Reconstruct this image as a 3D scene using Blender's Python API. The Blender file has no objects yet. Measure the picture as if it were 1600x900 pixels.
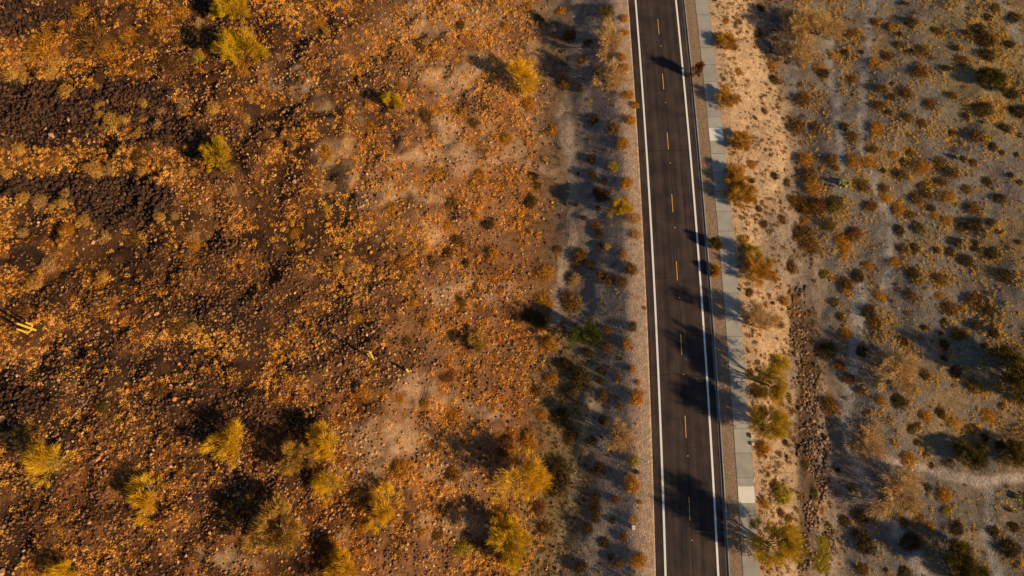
import bpy, math, random
import numpy as np

# ------------------------------------------------------------------ camera, sky, sun, exposure
sc = bpy.context.scene
COL = sc.collection
CAM_H, TILT, FPX = 107.4, math.radians(17.5), 1066.7
cam_d = bpy.data.cameras.new('camera'); cam = bpy.data.objects.new('camera', cam_d); COL.objects.link(cam)
cam.location = (0, 0, CAM_H); cam.rotation_euler = (TILT, 0, 0)
cam_d.lens = 24.0; cam_d.sensor_width = 36.0; cam_d.clip_end = 12000; cam_d.clip_start = 1
sc.camera = cam
SUN_EL, SUN_AZ = math.radians(24), math.radians(90 + 28)      # azimuth clockwise from +Y: east, a little south
w = bpy.data.worlds.new('World'); sc.world = w; w.use_nodes = True
nt = w.node_tree; sky = nt.nodes.new('ShaderNodeTexSky'); sky.sky_type = 'NISHITA'; sky.sun_disc = False
sky.sun_elevation = SUN_EL; sky.sun_rotation = SUN_AZ; sky.air_density = 1.0; sky.dust_density = 0.6
nt.links.new(sky.outputs[0], nt.nodes['Background'].inputs[0]); nt.nodes['Background'].inputs[1].default_value = 0.05
sd = bpy.data.lights.new('sun', 'SUN'); sd.energy = 5.0; sd.angle = math.radians(1.4); sd.color = (1.0, 0.70, 0.39)
sun = bpy.data.objects.new('sun', sd); COL.objects.link(sun)
sun.rotation_euler = (math.radians(90) - SUN_EL, 0, math.atan2(math.cos(SUN_AZ), math.sin(SUN_AZ)) + math.pi / 2)
vs = sc.view_settings; vs.view_transform = 'Standard'; vs.look = 'None'; vs.gamma = 1.0; vs.exposure = 0.40
vs.use_curve_mapping = False
sc.cycles.max_bounces = 5; sc.cycles.transparent_max_bounces = 4

rng = np.random.default_rng(7); random.seed(7)

# ------------------------------------------------------------------ noise and terrain maths
def _hash(ix, iy, s):
    h = (ix.astype(np.int64) * 374761393 + iy.astype(np.int64) * 668265263 + s * 2246822519) & 0xffffffff
    h = ((h ^ (h >> 13)) * 1274126177) & 0xffffffff
    return ((h ^ (h >> 16)) & 0xffff) / 65535.0
def vnoise(x, y, s=0):
    ix, iy = np.floor(x), np.floor(y); fx, fy = x - ix, y - iy
    fx = fx * fx * (3 - 2 * fx); fy = fy * fy * (3 - 2 * fy)
    a, b = _hash(ix, iy, s), _hash(ix + 1, iy, s); c, d = _hash(ix, iy + 1, s), _hash(ix + 1, iy + 1, s)
    return (a * (1 - fx) + b * fx) * (1 - fy) + (c * (1 - fx) + d * fx) * fy
def fbm(x, y, scale, octv=3, s=0):
    x = np.asarray(x, float) / scale; y = np.asarray(y, float) / scale; t = 0; a = 0.5; n = 0
    for k in range(octv):
        t = t + a * vnoise(x + 17.3 * k, y - 9.1 * k, s + k); n += a; a *= 0.5; x = x * 2.03; y = y * 2.03
    return t / n
def sstep(a, b, x):
    t = np.clip((x - a) / (b - a), 0, 1); return t * t * (3 - 2 * t)

def road_x(y):                                                    # the road's centre line, a slight bend
    y = np.asarray(y, float); yc = np.clip(y, -40, 130)
    v = -2.495e-4 * yc ** 2 + 3.154e-2 * yc + 26.54
    return v + (y - yc) * (-4.99e-4 * yc + 3.154e-2)
PD = [-3000, -400, -110, -60, -36, -25, -20, -16.5, -8.2, -7, -5.25, 5.3, 7.4, 9.95, 12.5, 20, 22.2, 24.2, 27, 45, 75, 110, 400, 3000]
PZ = [60, 34, 9.0, 3.0, -1.6, -3.0, -3.4, -3.2, -0.22, -0.06, -0.02, -0.02, 0.06, 0.06, -0.15, -2.0, -2.9, -2.8, -2.2, -0.6, 2.6, 6.0, 30, 60]
def terrain(x, y):
    d = x - road_x(y)
    wp = d + (fbm(x, y, 9, 2, 77) - .5) * 7 * (sstep(-11, -15, d) + sstep(13.5, 18, d))
    kw = .35 + 1.6 * (sstep(-9.5, -14, d) + sstep(11.5, 16, d))
    z = .3 * np.interp(wp, PD, PZ) + .35 * np.interp(wp - kw, PD, PZ) + .35 * np.interp(wp + kw, PD, PZ)
    wl = sstep(-9, -15, d); wh = sstep(-22, -45, d); e = sstep(11, 15, d); e2 = sstep(24, 34, d)
    z = z + wh * ((fbm(x, y, 26, 3, 3) - .5) * 5.0 + (fbm(x, y, 7, 3, 11) - .5) * 2.6 + (fbm(x, y, 2.6, 2, 13) - .5) * 1.3)
    z = z + wl * ((fbm(x, y, 4.0, 2, 21) - .5) * .55 + (fbm(x, y, 1.3, 2, 5) - .5) * .22)
    z = z + e2 * ((fbm(x, y, 18, 3, 31) - .5) * 2.4 + (fbm(x, y, 5, 2, 35) - .5) * .6)
    z = z + e * ((fbm(x, y, 3.2, 2, 41) - .5) * .4 + (fbm(x, y, 1.1, 2, 45) - .5) * .12)
    n = sstep(-5.6, -7.5, d) + sstep(10.2, 11.5, d)
    return z + n * (fbm(x, y, 1.0, 2, 51) - .5) * .08
ct, st = math.cos(TILT), math.sin(TILT)
def ground_at(px, py, up=0.0):
    """the point of the ground (or UP metres above it) where a thing seen at px, py in the photograph stands"""
    px = np.asarray(px, float); py = np.asarray(py, float)
    X = (px - 800) / FPX; Y = -(py - 450) / FPX
    dy = Y * ct + st; dz = Y * st - ct; z = np.zeros_like(X)
    for k in range(14):
        t = (z + up - CAM_H) / dz; x, y = X * t, dy * t; z = .3 * z + .7 * terrain(x, y)
    return x, y, terrain(x, y)
def photo_px(x, y, z):
    zz = z - CAM_H; yc = y * ct + zz * st; zc = -y * st + zz * ct
    return 800 + FPX * x / -zc, 450 - FPX * yc / -zc
def ell(px, py, L):                                                # soft ellipses of ground, 0..1
    m = np.zeros_like(px)
    for (cx, cy, rx, ry) in L:
        m = np.maximum(m, 1 - sstep(.55, 1.25, np.hypot((px - cx) / rx, (py - cy) / ry)))
    return m
def line(px, py, pts, wd):
    m = np.full_like(px, 1e9)
    for (ax, ay), (bx, by) in zip(pts[:-1], pts[1:]):
        ux, uy = bx - ax, by - ay; t = np.clip(((px - ax) * ux + (py - ay) * uy) / (ux * ux + uy * uy), 0, 1)
        m = np.minimum(m, np.hypot(px - ax - t * ux, py - ay - t * uy))
    return 1 - sstep(.4, 1.15, m / wd)

ROCKY = [(60, 178, 110, 58), (190, 165, 90, 40), (15, 30, 55, 32), (190, 318, 84, 42), (110, 296, 100, 24), (20, 292, 50, 16),
         (270, 205, 50, 22), (95, 20, 60, 14), (30, 625, 50, 24)]
HALF = [(340, 420, 150, 60), (520, 300, 60, 60), (200, 560, 120, 30), (740, 160, 30, 20), (430, 195, 50, 16), (100, 470, 80, 26), (235, 235, 100, 24), (350, 270, 70, 18), (475, 500, 80, 34), (350, 480, 100, 34), (300, 570, 80, 28), (60, 400, 60, 18), (300, 640, 120, 40), (440, 430, 90, 30), (120, 640, 90, 30), (560, 400, 70, 30), (90, 800, 120, 60), (450, 640, 80, 30)]
RED = [(250, 740, 330, 170), (560, 560, 120, 60), (120, 600, 160, 60)]
PALE = [(700, 30, 90, 30), (740, 120, 80, 34), (690, 230, 90, 26), (790, 250, 90, 34), (660, 300, 50, 24), (720, 205, 60, 24), (690, 370, 34, 20),
        (700, 465, 55, 22), (770, 470, 60, 16), (620, 590, 45, 18), (650, 620, 70, 18), (755, 650, 50, 20), (620, 690, 110, 36), (700, 815, 80, 20), (515, 830, 34, 18),
        (560, 735, 60, 26), (835, 90, 40, 80), (840, 190, 40, 44), (860, 250, 40, 34), (860, 20, 50, 24), (700, 735, 50, 26), (370, 865, 40, 16), (450, 120, 60, 30), (520, 235, 40, 80), (590, 300, 60, 50)]
TRACKS = [([(887, 150), (893, 240), (898, 320), (892, 385), (880, 415), (872, 450), (870, 500)], 9, (.33, .265, .205), .8),
          ([(898, 0), (905, 60), (893, 110), (880, 165), (880, 225)], 8, (.30, .24, .19), .7),
          ([(930, 575), (918, 640), (908, 700), (897, 770), (882, 830), (868, 905)], 9, (.30, .24, .15), .8),
          ([(590, 248), (690, 240), (790, 250), (868, 272)], 8, (.38, .25, .17), .5),
          ([(800, 470), (700, 450), (640, 455)], 6, (.38, .25, .17), .3),
          ([(1345, 440), (1340, 520), (1328, 600), (1320, 650), (1332, 700), (1372, 800), (1425, 860), (1450, 910)], 12, (.30, .28, .26), 1.0),
          ([(1365, 715), (1440, 735), (1525, 752), (1610, 744)], 10, (.36, .31, .27), 1.0),
          ([(1545, 750), (1543, 835), (1560, 900)], 9, (.31, .29, .27), .8),
          ([(1368, -20), (1352, 100), (1345, 230), (1392, 350), (1385, 450)], 8, (.31, .29, .27), .8),
          ([(1298, 60), (1300, 130), (1310, 200), (1316, 260)], 8, (.30, .29, .28), .8),
          ([(1560, -10), (1590, 60)], 10, (.30, .28, .26), .6),
          ([(1250, 60), (1236, 130), (1242, 160)], 9, (.30, .29, .28), .6)]

# ------------------------------------------------------------------ helpers
def mesh_obj(name, V, F, mat, parent=None, uv=None, tint=None, colour=None, smooth=False):
    V = np.asarray(V, np.float32); F = np.asarray(F, np.int32); k = F.shape[1]
    me = bpy.data.meshes.new(name); me.vertices.add(len(V)); me.vertices.foreach_set('co', V.ravel())
    me.loops.add(F.size); me.loops.foreach_set('vertex_index', F.ravel())
    me.polygons.add(len(F)); me.polygons.foreach_set('loop_start', np.arange(0, F.size, k, dtype=np.int32))
    me.polygons.foreach_set('use_smooth', np.full(len(F), smooth))
    if uv is not None:
        l = me.uv_layers.new(name='UVMap'); l.data.foreach_set('uv', np.asarray(uv, np.float32)[F.ravel()].ravel())
    if tint is not None:
        a = me.attributes.new('tint', 'FLOAT', 'POINT'); a.data.foreach_set('value', np.asarray(tint, np.float32))
    if colour is not None:
        a = me.attributes.new('soil', 'FLOAT_COLOR', 'POINT')
        c = np.ones((len(V), 4), np.float32); c[:, :3] = colour; a.data.foreach_set('color', c.ravel())
    me.update(calc_edges=True); me.materials.append(mat)
    o = bpy.data.objects.new(name, me); COL.objects.link(o)
    if parent: o.parent = parent
    return o
def tag(o, label=None, cat=None, group=None, kind=None):
    for k, v in (('label', label), ('category', cat), ('group', group), ('kind', kind)):
        if v: o[k] = v
    return o
def empty(name, loc=(0, 0, 0)):
    o = bpy.data.objects.new(name, None); COL.objects.link(o); o.location = loc; o.empty_display_size = .3; return o
def copy_tree(o):
    c = o.copy(); COL.objects.link(c)
    for ch in list(o.children):
        g = ch.copy(); COL.objects.link(g); g.parent = c
    return c

def material(name, cols, scale=1.0, rough=.9, attr=None, detail=4, spec=.15, transl=0.0, bump=None, coord='Object'):
    """ramp of the thing's own colours, spread by noise or by a per-piece random tint"""
    m = bpy.data.materials.new(name); m.use_nodes = True; n = m.node_tree.nodes; L = m.node_tree.links
    b = n['Principled BSDF']; b.inputs['Roughness'].default_value = rough; b.inputs['Specular IOR Level'].default_value = spec
    r = n.new('ShaderNodeValToRGB'); e = r.color_ramp.elements
    for i, c in enumerate(cols):
        p = i / max(1, len(cols) - 1)
        if attr is None: p = .28 + .44 * p
        q = e[i] if i < 2 else e.new(p); q.position = p; q.color = (*c, 1)
    for i, c in enumerate(cols):
        pass
    if attr:
        a = n.new('ShaderNodeAttribute'); a.attribute_name = attr; L.new(a.outputs['Fac'], r.inputs[0])
    else:
        t = n.new('ShaderNodeTexCoord'); z = n.new('ShaderNodeTexNoise'); z.inputs['Scale'].default_value = scale; z.inputs['Detail'].default_value = detail
        L.new(t.outputs[coord], z.inputs['Vector']); L.new(z.outputs['Fac'], r.inputs[0])
    L.new(r.outputs[0], b.inputs['Base Color'])
    if bump:
        t2 = n.new('ShaderNodeTexCoord'); z2 = n.new('ShaderNodeTexNoise'); z2.inputs['Scale'].default_value = bump[0]; z2.inputs['Detail'].default_value = 5
        bp = n.new('ShaderNodeBump'); bp.inputs['Distance'].default_value = bump[1]; bp.inputs['Strength'].default_value = 1
        L.new(t2.outputs[coord], z2.inputs['Vector']); L.new(z2.outputs['Fac'], bp.inputs['Height']); L.new(bp.outputs[0], b.inputs['Normal'])
    if transl:
        tr = n.new('ShaderNodeBsdfTranslucent'); mx = n.new('ShaderNodeMixShader'); mx.inputs[0].default_value = transl
        L.new(r.outputs[0], tr.inputs[0]); L.new(b.outputs[0], mx.inputs[1]); L.new(tr.outputs[0], mx.inputs[2]); L.new(mx.outputs[0], n['Material Output'].inputs[0])
    return m

def fix_ramp(m, cols, attr):
    pass

# ------------------------------------------------------------------ materials
def soil_material():
    m = bpy.data.materials.new('desert_soil'); m.use_nodes = True; n = m.node_tree.nodes; L = m.node_tree.links
    b = n['Principled BSDF']; b.inputs['Roughness'].default_value = .95; b.inputs['Specular IOR Level'].default_value = .1
    t = n.new('ShaderNodeTexCoord'); a = n.new('ShaderNodeAttribute'); a.attribute_name = 'soil'
    def noise(s, d):
        z = n.new('ShaderNodeTexNoise'); z.inputs['Scale'].default_value = s; z.inputs['Detail'].default_value = d; z.inputs['Roughness'].default_value = .65
        L.new(t.outputs['Object'], z.inputs['Vector']); return z.outputs['Fac']
    def rng_(v, lo, hi, a0=.3, a1=.7):
        r = n.new('ShaderNodeMapRange'); r.inputs[1].default_value = a0; r.inputs[2].default_value = a1; r.inputs[3].default_value = lo; r.inputs[4].default_value = hi
        L.new(v, r.inputs[0]); return r.outputs[0]
    def mul(x, y):
        q = n.new('ShaderNodeMath'); q.operation = 'MULTIPLY'; L.new(x, q.inputs[0]); L.new(y, q.inputs[1]); return q.outputs[0]
    v = n.new('ShaderNodeTexVoronoi'); v.inputs['Scale'].default_value = 4.5; L.new(t.outputs['Object'], v.inputs['Vector'])
    sp = n.new('ShaderNodeSeparateColor'); L.new(v.outputs['Color'], sp.inputs[0])
    peb = rng_(sp.outputs[0], .86, 1.16, 0, 1)
    f = mul(mul(rng_(noise(1.1, 6), .68, 1.32), rng_(noise(5, 5), .74, 1.28)), peb)
    sc_ = n.new('ShaderNodeVectorMath'); sc_.operation = 'SCALE'; L.new(a.outputs['Color'], sc_.inputs[0]); L.new(f, sc_.inputs['Scale'])
    L.new(sc_.outputs[0], b.inputs['Base Color'])
    bp = n.new('ShaderNodeBump'); bp.inputs['Distance'].default_value = .05; bp.inputs['Strength'].default_value = .8
    ad = n.new('ShaderNodeMath'); ad.operation = 'ADD'; L.new(noise(2.6, 7), ad.inputs[0]); L.new(v.outputs['Distance'], ad.inputs[1])
    L.new(ad.outputs[0], bp.inputs['Height']); L.new(bp.outputs[0], b.inputs['Normal'])
    return m
SOIL = soil_material()

def asphalt_material():
    m = bpy.data.materials.new('asphalt'); m.use_nodes = True; n = m.node_tree.nodes; L = m.node_tree.links
    b = n['Principled BSDF']; b.inputs['Roughness'].default_value = .85; b.inputs['Specular IOR Level'].default_value = .2
    uv = n.new('ShaderNodeUVMap'); mp = n.new('ShaderNodeMapping'); mp.inputs['Scale'].default_value = (1.3, .03, 1)
    L.new(uv.outputs[0], mp.inputs[0])
    z = n.new('ShaderNodeTexNoise'); z.inputs['Scale'].default_value = 1; z.inputs['Detail'].default_value = 5; L.new(mp.outputs[0], z.inputs['Vector'])
    z2 = n.new('ShaderNodeTexNoise'); z2.inputs['Scale'].default_value = 14; z2.inputs['Detail'].default_value = 4; L.new(uv.outputs[0], z2.inputs['Vector'])
    z3 = n.new('ShaderNodeTexNoise'); z3.inputs['Scale'].default_value = .35; z3.inputs['Detail'].default_value = 4; L.new(uv.outputs[0], z3.inputs['Vector'])
    ad = n.new('ShaderNodeMath'); ad.operation = 'MULTIPLY_ADD'; ad.inputs[1].default_value = .35; L.new(z2.outputs[0], ad.inputs[0]); L.new(z.outputs[0], ad.inputs[2])
    ad2 = n.new('ShaderNodeMath'); ad2.operation = 'MULTIPLY_ADD'; ad2.inputs[1].default_value = .8; ad2.use_clamp = False; L.new(z3.outputs[0], ad2.inputs[0]); L.new(ad.outputs[0], ad2.inputs[2])
    r = n.new('ShaderNodeValToRGB'); r.color_ramp.elements[0].position = .41; r.color_ramp.elements[0].color = (.018, .0165, .019, 1)
    r.color_ramp.elements[1].position = .68; r.color_ramp.elements[1].color = (.076, .052, .047, 1)
    hf = n.new('ShaderNodeMath'); hf.operation = 'MULTIPLY'; hf.inputs[1].default_value = .5; L.new(ad2.outputs[0], hf.inputs[0]); L.new(hf.outputs[0], r.inputs[0]); L.new(r.outputs[0], b.inputs['Base Color'])
    bp = n.new('ShaderNodeBump'); bp.inputs['Distance'].default_value = .01; L.new(z2.outputs[0], bp.inputs['Height']); L.new(bp.outputs[0], b.inputs['Normal'])
    return m
ASPH = asphalt_material()

def slab_material(name, c0, c1, joint=1.83):
    m = bpy.data.materials.new(name); m.use_nodes = True; n = m.node_tree.nodes; L = m.node_tree.links
    b = n['Principled BSDF']; b.inputs['Roughness'].default_value = .85
    uv = n.new('ShaderNodeUVMap'); z = n.new('ShaderNodeTexNoise'); z.inputs['Scale'].default_value = .5; z.inputs['Detail'].default_value = 7
    L.new(uv.outputs[0], z.inputs['Vector']); r = n.new('ShaderNodeValToRGB')
    r.color_ramp.elements[0].position = .35; r.color_ramp.elements[0].color = (*c0, 1); r.color_ramp.elements[1].position = .7; r.color_ramp.elements[1].color = (*c1, 1)
    L.new(z.outputs[0], r.inputs[0])
    s = n.new('ShaderNodeSeparateXYZ'); L.new(uv.outputs[0], s.inputs[0])
    md = n.new('ShaderNodeMath'); md.operation = 'PINGPONG'; md.inputs[1].default_value = joint; L.new(s.outputs[1], md.inputs[0])
    lt = n.new('ShaderNodeMath'); lt.operation = 'LESS_THAN'; lt.inputs[1].default_value = .035; L.new(md.outputs[0], lt.inputs[0])
    mx = n.new('ShaderNodeMixRGB'); mx.inputs[2].default_value = (.09, .08, .07, 1); L.new(lt.outputs[0], mx.inputs[0]); L.new(r.outputs[0], mx.inputs[1])
    # each slab cast a little differently
    fl = n.new('ShaderNodeMath'); fl.operation = 'FLOOR'; dv = n.new('ShaderNodeMath'); dv.operation = 'DIVIDE'; dv.inputs[1].default_value = joint * 2
    L.new(s.outputs[1], dv.inputs[0]); L.new(dv.outputs[0], fl.inputs[0])
    wn = n.new('ShaderNodeTexWhiteNoise'); wn.noise_dimensions = '1D'; L.new(fl.outputs[0], wn.inputs['W'])
    mr = n.new('ShaderNodeMapRange'); mr.inputs[3].default_value = .88; mr.inputs[4].default_value = 1.1; L.new(wn.outputs[0], mr.inputs[0])
    q = n.new('ShaderNodeVectorMath'); q.operation = 'SCALE'; L.new(mx.outputs[0], q.inputs[0]); L.new(mr.outputs[0], q.inputs['Scale'])
    L.new(q.outputs[0], b.inputs['Base Color']); return m
CONC = slab_material('weathered_concrete', (.30, .30, .28), (.39, .39, .365))
CONC_NEW = slab_material('new_concrete', (.66, .68, .65), (.74, .76, .73), 50)
GUTTER = slab_material('gutter_concrete', (.13, .14, .15), (.19, .20, .21), 3)
CURBM = slab_material('curb_concrete', (.36, .33, .28), (.46, .42, .36), 3)
WHITE = material('white_road_paint', [(.74, .78, .82), (.84, .88, .90)], 1.5, .6, detail=8)
YELL = material('yellow_road_paint', [(.5, .30, .06), (.72, .46, .10)], 1.5, .6, detail=8)
TAR = material('crack_tar', [(.012, .012, .012), (.025, .022, .02)], 3)
ROCKD = material('basalt', [(.030, .018, .013), (.095, .046, .024), (.22, .11, .048), (.56, .34, .16)], attr='tint', rough=.9)
ROCKI = material('basalt_boulder', [(.018, .012, .010), (.045, .027, .018), (.11, .06, .03)], 1.2, .9, bump=(6, .05))
ROCKT = material('tan_boulder', [(.34, .20, .11), (.5, .32, .18)], 2, .9, bump=(6, .05))
PEB = material('pebbles', [(.10, .09, .085), (.22, .19, .17), (.42, .37, .32), (.62, .58, .53)], attr='tint')
RIP = material('riprap', [(.04, .028, .022), (.15, .095, .06), (.46, .30, .19)], attr='tint')
GRASSW = material('dry_brush', [(.17, .06, .010), (.56, .22, .022), (.86, .40, .045), (.95, .56, .12)], attr='tint', transl=.25)
GRASSE = material('dry_grass_gold', [(.30, .17, .03), (.68, .40, .045), (.90, .58, .08)], attr='tint', transl=.3)
BARK = material('green_bark', [(.20, .17, .05), (.34, .28, .09)], 3)
DEADW = material('dry_wood', [(.38, .23, .12), (.62, .41, .23)], 3)
PALEW = material('bleached_wood', [(.42, .34, .27), (.6, .5, .4)], 3)
LEAF = {
    'gold': material('leaf_gold', [(.32, .18, .010), (.82, .50, .018), (.98, .70, .06)], attr='tint', transl=.35),
    'olive': material('leaf_olive', [(.18, .12, .010), (.50, .34, .016), (.84, .58, .035)], attr='tint', transl=.3),
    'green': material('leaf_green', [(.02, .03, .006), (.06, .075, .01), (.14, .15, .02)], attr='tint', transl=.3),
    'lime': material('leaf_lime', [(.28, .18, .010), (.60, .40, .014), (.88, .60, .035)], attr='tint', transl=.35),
    'shady': material('leaf_shady', [(.04, .034, .009), (.11, .085, .014), (.28, .20, .025)], attr='tint', transl=.2),  # darkened olive leaf, shade on the right-edge trees put into its colour
    'twig': material('dry_twig', [(.28, .18, .07), (.56, .38, .15), (.82, .60, .26)], attr='tint', transl=.2),
    'amber': material('leaf_amber', [(.20, .10, .014), (.50, .27, .028), (.76, .44, .05)], attr='tint', transl=.3),
    'ochre': material('leaf_ochre', [(.24, .15, .03), (.48, .29, .055), (.70, .44, .10)], attr='tint', transl=.3),
}
SHM = {
    'dark': material('shrub_dark', [(.016, .012, .006), (.060, .038, .012), (.22, .13, .028)], attr='tint', transl=.15),
    'olive': material('shrub_olive', [(.05, .04, .01), (.13, .095, .02), (.26, .18, .035)], attr='tint', transl=.2),
    'brown': material('shrub_brown', [(.045, .026, .010), (.17, .085, .022), (.42, .22, .045)], attr='tint', transl=.2),
    'orange': material('shrub_orange', [(.17, .07, .012), (.52, .24, .026), (.82, .44, .05)], attr='tint', transl=.3),
    'gold': material('shrub_gold', [(.32, .17, .04), (.60, .34, .07), (.80, .50, .13)], attr='tint', transl=.25),
    'yellow': material('shrub_yellow', [(.22, .17, .015), (.42, .32, .025), (.62, .48, .05)], attr='tint', transl=.3),
    'tan': material('shrub_tan', [(.26, .145, .05), (.50, .29, .11), (.74, .46, .20)], attr='tint', transl=.25),
    'grey': material('shrub_grey', [(.16, .12, .09), (.30, .23, .17), (.46, .37, .28)], attr='tint', transl=.2),
    'rust': material('shrub_rust', [(.08, .034, .014), (.20, .08, .025), (.36, .155, .04)], attr='tint', transl=.25),
}

# ------------------------------------------------------------------ the ground: one sheet to the horizon
def axis(a, b, step, far):
    mid = list(np.arange(a, b + 1e-6, step)); out = []; s = step; v = b
    while v < far: s *= 1.22; v += s; out.append(v)
    lo = []; s = step; v = a
    while v > -far: s *= 1.22; v -= s; lo.append(v)
    return np.array(lo[::-1] + mid + out)
D = axis(-150, 110, .42, 3500); D = np.unique(np.concatenate([D, [-5.25, -5.0, 9.75, 9.95]])); YY = axis(-45, 135, .42, 3500)
DG, YG = np.meshgrid(D, YY); XG = DG + road_x(YG); ZG = terrain(XG, YG)
under = (DG > -5.2) & (DG < 9.9); ZG = np.where(under, -.3, ZG)
PX, PY = photo_px(XG, YG, ZG)
behind = np.abs(YG) > 160
nA, nB, nC = fbm(XG, YG, 9, 4, 61), fbm(XG, YG, 2.2, 3, 62), fbm(XG, YG, 30, 3, 63)
def mixc(c, m, col):
    return c * (1 - m[..., None]) + np.array(col) * m[..., None]
C = np.zeros(XG.shape + (3,)) + np.array((.095, .042, .017))
C = mixc(C, sstep(.4, .65, nA), (.16, .070, .026)); C = mixc(C, sstep(.44, .62, nB) * .85, (.030, .017, .011))
near_w = sstep(430, 780, PX + (nA - .5) * 300) * (DG < -17)
C = mixc(C, (1 - sstep(.40, .52, fbm(XG, YG, 4, 3, 91))) * (DG < -22) * .6, (.035, .019, .011)); C = mixc(C, near_w * .6, (.27, .14, .07))  # gaps between brush clumps blackened, their shade painted into the soil
rocky = np.clip(ell(PX + (nB - .5) * 40, PY + (nA - .5) * 40, ROCKY) * 1.3, 0, 1); rocky[behind] = 0
pale = ell(PX + (nA - .5) * 110 + (nB - .5) * 50, PY + (nB - .5) * 60 + (nC - .5) * 50, PALE) * sstep(.26, .56, nB * .55 + nA * .45); pale[behind] = 0
C = mixc(C, pale * .7, (.37, .25, .15)); C = mixc(C, rocky, (.014, .009, .007)); C = mixc(C, ell(PX, PY, HALF) * sstep(.38, .58, nB) * .8 * ~behind, (.022, .014, .010))  # dark soil stands in for shade in hollows and between stones
C = mixc(C, sstep(-22, -17, DG + (nA - .5) * 6), (.20, .17, .15))                       # wash and embankment gravel
C = mixc(C, (1 - sstep(2, 6, np.abs(DG + 19.5))) * sstep(.35, .6, nA) * .7, (.13, .085, .045))
C = mixc(C, ell(PX, PY, [(880, 640, 34, 130), (850, 830, 60, 90), (840, 880, 50, 60), (905, 700, 22, 120)]) * .8 * (DG > -30) * (DG < -14), (.19, .135, .065))
sh = sstep(-9.4, -8.0, DG + (nB - .5) * 2.2); C = mixc(C, sh, (.38, .28, .205))
C = mixc(C, sstep(5, 5.5, DG), (.26, .185, .12)); C = mixc(C, sstep(9.7, 9.9, DG), (.42, .30, .19))
C = mixc(C, sstep(9.8, 13, DG) * sstep(.5, .7, nA) * .4, (.38, .27, .19))
C = mixc(C, sstep(15, 23, DG + (nA - .5) * 16), (.20, .165, .135))
gr_e = sstep(.42, .62, fbm(XG, YG, 14, 4, 71) * .6 + nB * .4) * sstep(24, 30, DG)
C = mixc(C, sstep(24, 30, DG), (.165, .15, .135)); C = mixc(C, gr_e * .8, (.24, .165, .08))
C = mixc(C, ell(PX + (nA - .5) * 90, PY + (nB - .5) * 60, [(1380, 840, 120, 110), (1520, 820, 120, 90), (1560, 520, 60, 90)]) * .55 * (DG > 26), (.115, .11, .108))  # vignette-like darkening at lower right painted into the gravel colour
C = mixc(C, ell(PX, PY, [(1560, 120, 90, 110), (1500, 40, 60, 60)]) * .5 * (DG > 30), (.24, .19, .09))
C = mixc(C, ell(PX, PY, [(1262, 680, 19, 250), (1245, 500, 14, 60)]) * .9 * (DG > 15), (.055, .038, .03))
for pts, wd, col, a in TRACKS:
    m = line(PX + (nB - .5) * 14, PY + (nA - .5) * 14, pts, wd) * a; m[behind] = 0; C = mixc(C, m * sstep(.15, .45, nB + .1), col)
idx = np.arange(XG.size).reshape(XG.shape)
F = np.stack([idx[:-1, :-1], idx[:-1, 1:], idx[1:, 1:], idx[1:, :-1]], -1).reshape(-1, 4)
g = mesh_obj('ground', np.stack([XG, YG, ZG], -1).reshape(-1, 3), F, SOIL, colour=C.reshape(-1, 3), smooth=True); tag(g, kind='structure')

# ------------------------------------------------------------------ road, kerb, sidewalk
YR = np.concatenate([np.arange(-3500, -60, 60), np.arange(-60, 160, 1.0), np.arange(160, 3500, 60)])
def sweep(name, prof, mat, y=YR, kind='structure', parent=None):
    prof = np.array(prof, float); n = len(prof); X = road_x(y)
    V = np.zeros((len(y), n, 3)); V[..., 0] = X[:, None] + prof[:, 0]; V[..., 1] = y[:, None]; V[..., 2] = prof[:, 1]
    U = np.zeros((len(y), n, 2)); U[..., 0] = prof[:, 0] + prof[:, 1]; U[..., 1] = y[:, None]
    i = np.arange(len(y) * n).reshape(len(y), n)
    Fq = np.stack([i[:-1, :-1], i[:-1, 1:], i[1:, 1:], i[1:, :-1]], -1).reshape(-1, 4)
    o = mesh_obj(name, V.reshape(-1, 3), Fq, mat, uv=U.reshape(-1, 2)); tag(o, kind=kind); return o
sweep('road', [(-5.32, -.25), (-5.2, .0), (-2, .05), (0, .075), (2, .05), (5.03, .0)], ASPH)
sweep('gutter', [(5.03, -.2), (5.03, -.004), (5.36, -.012)], GUTTER)
sweep('kerb', [(5.36, -.2), (5.36, .12), (5.39, .14), (5.52, .14), (5.53, -.1)], CURBM)
sweep('gravel_verge', [(5.53, -.1), (5.53, .10), (6.4, .12), (7.43, .11)], material('verge_gravel', [(.13, .10, .075), (.25, .18, .125), (.36, .26, .18)], 5, .95, detail=9, bump=(12, .04)))
sweep('sidewalk', [(7.43, -.1), (7.43, .15), (9.93, .13), (9.93, -.3)], CONC)
yl = lambda py, px=1060: float(ground_at(px, py)[1])
for (pa, pb) in ((220.5, 201), (787, 760)):
    ya, yb = yl(pa, 1140), yl(pb, 1140)
    sweep('sidewalk_slab', [(7.44, .14), (7.45, .156), (9.91, .136), (9.92, .12)], CONC_NEW, np.linspace(ya, yb, 5))
def crown(d): return float(np.interp(d, [-5.2, -2, 0, 2, 5.03], [0, .05, .075, .05, 0])) + .005
def stripe(name, d, wd, mat, y=YR):
    return sweep(name, [(d - wd / 2, crown(d - wd / 2)), (d, crown(d)), (d + wd / 2, crown(d + wd / 2))], mat, y)
stripe('road_markings_edge', -3.84, .30, WHITE); stripe('road_markings_edge', 3.84, .30, WHITE)
DS = [86.9, 75.0, 62.8, 50.8, 38.5, 26.0, 13.0, .9, -11.3, 99, 111]
for v in DS:
    stripe('road_markings_dash', .03, .12, YELL, np.linspace(v, v - 3.35, 5))
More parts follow.
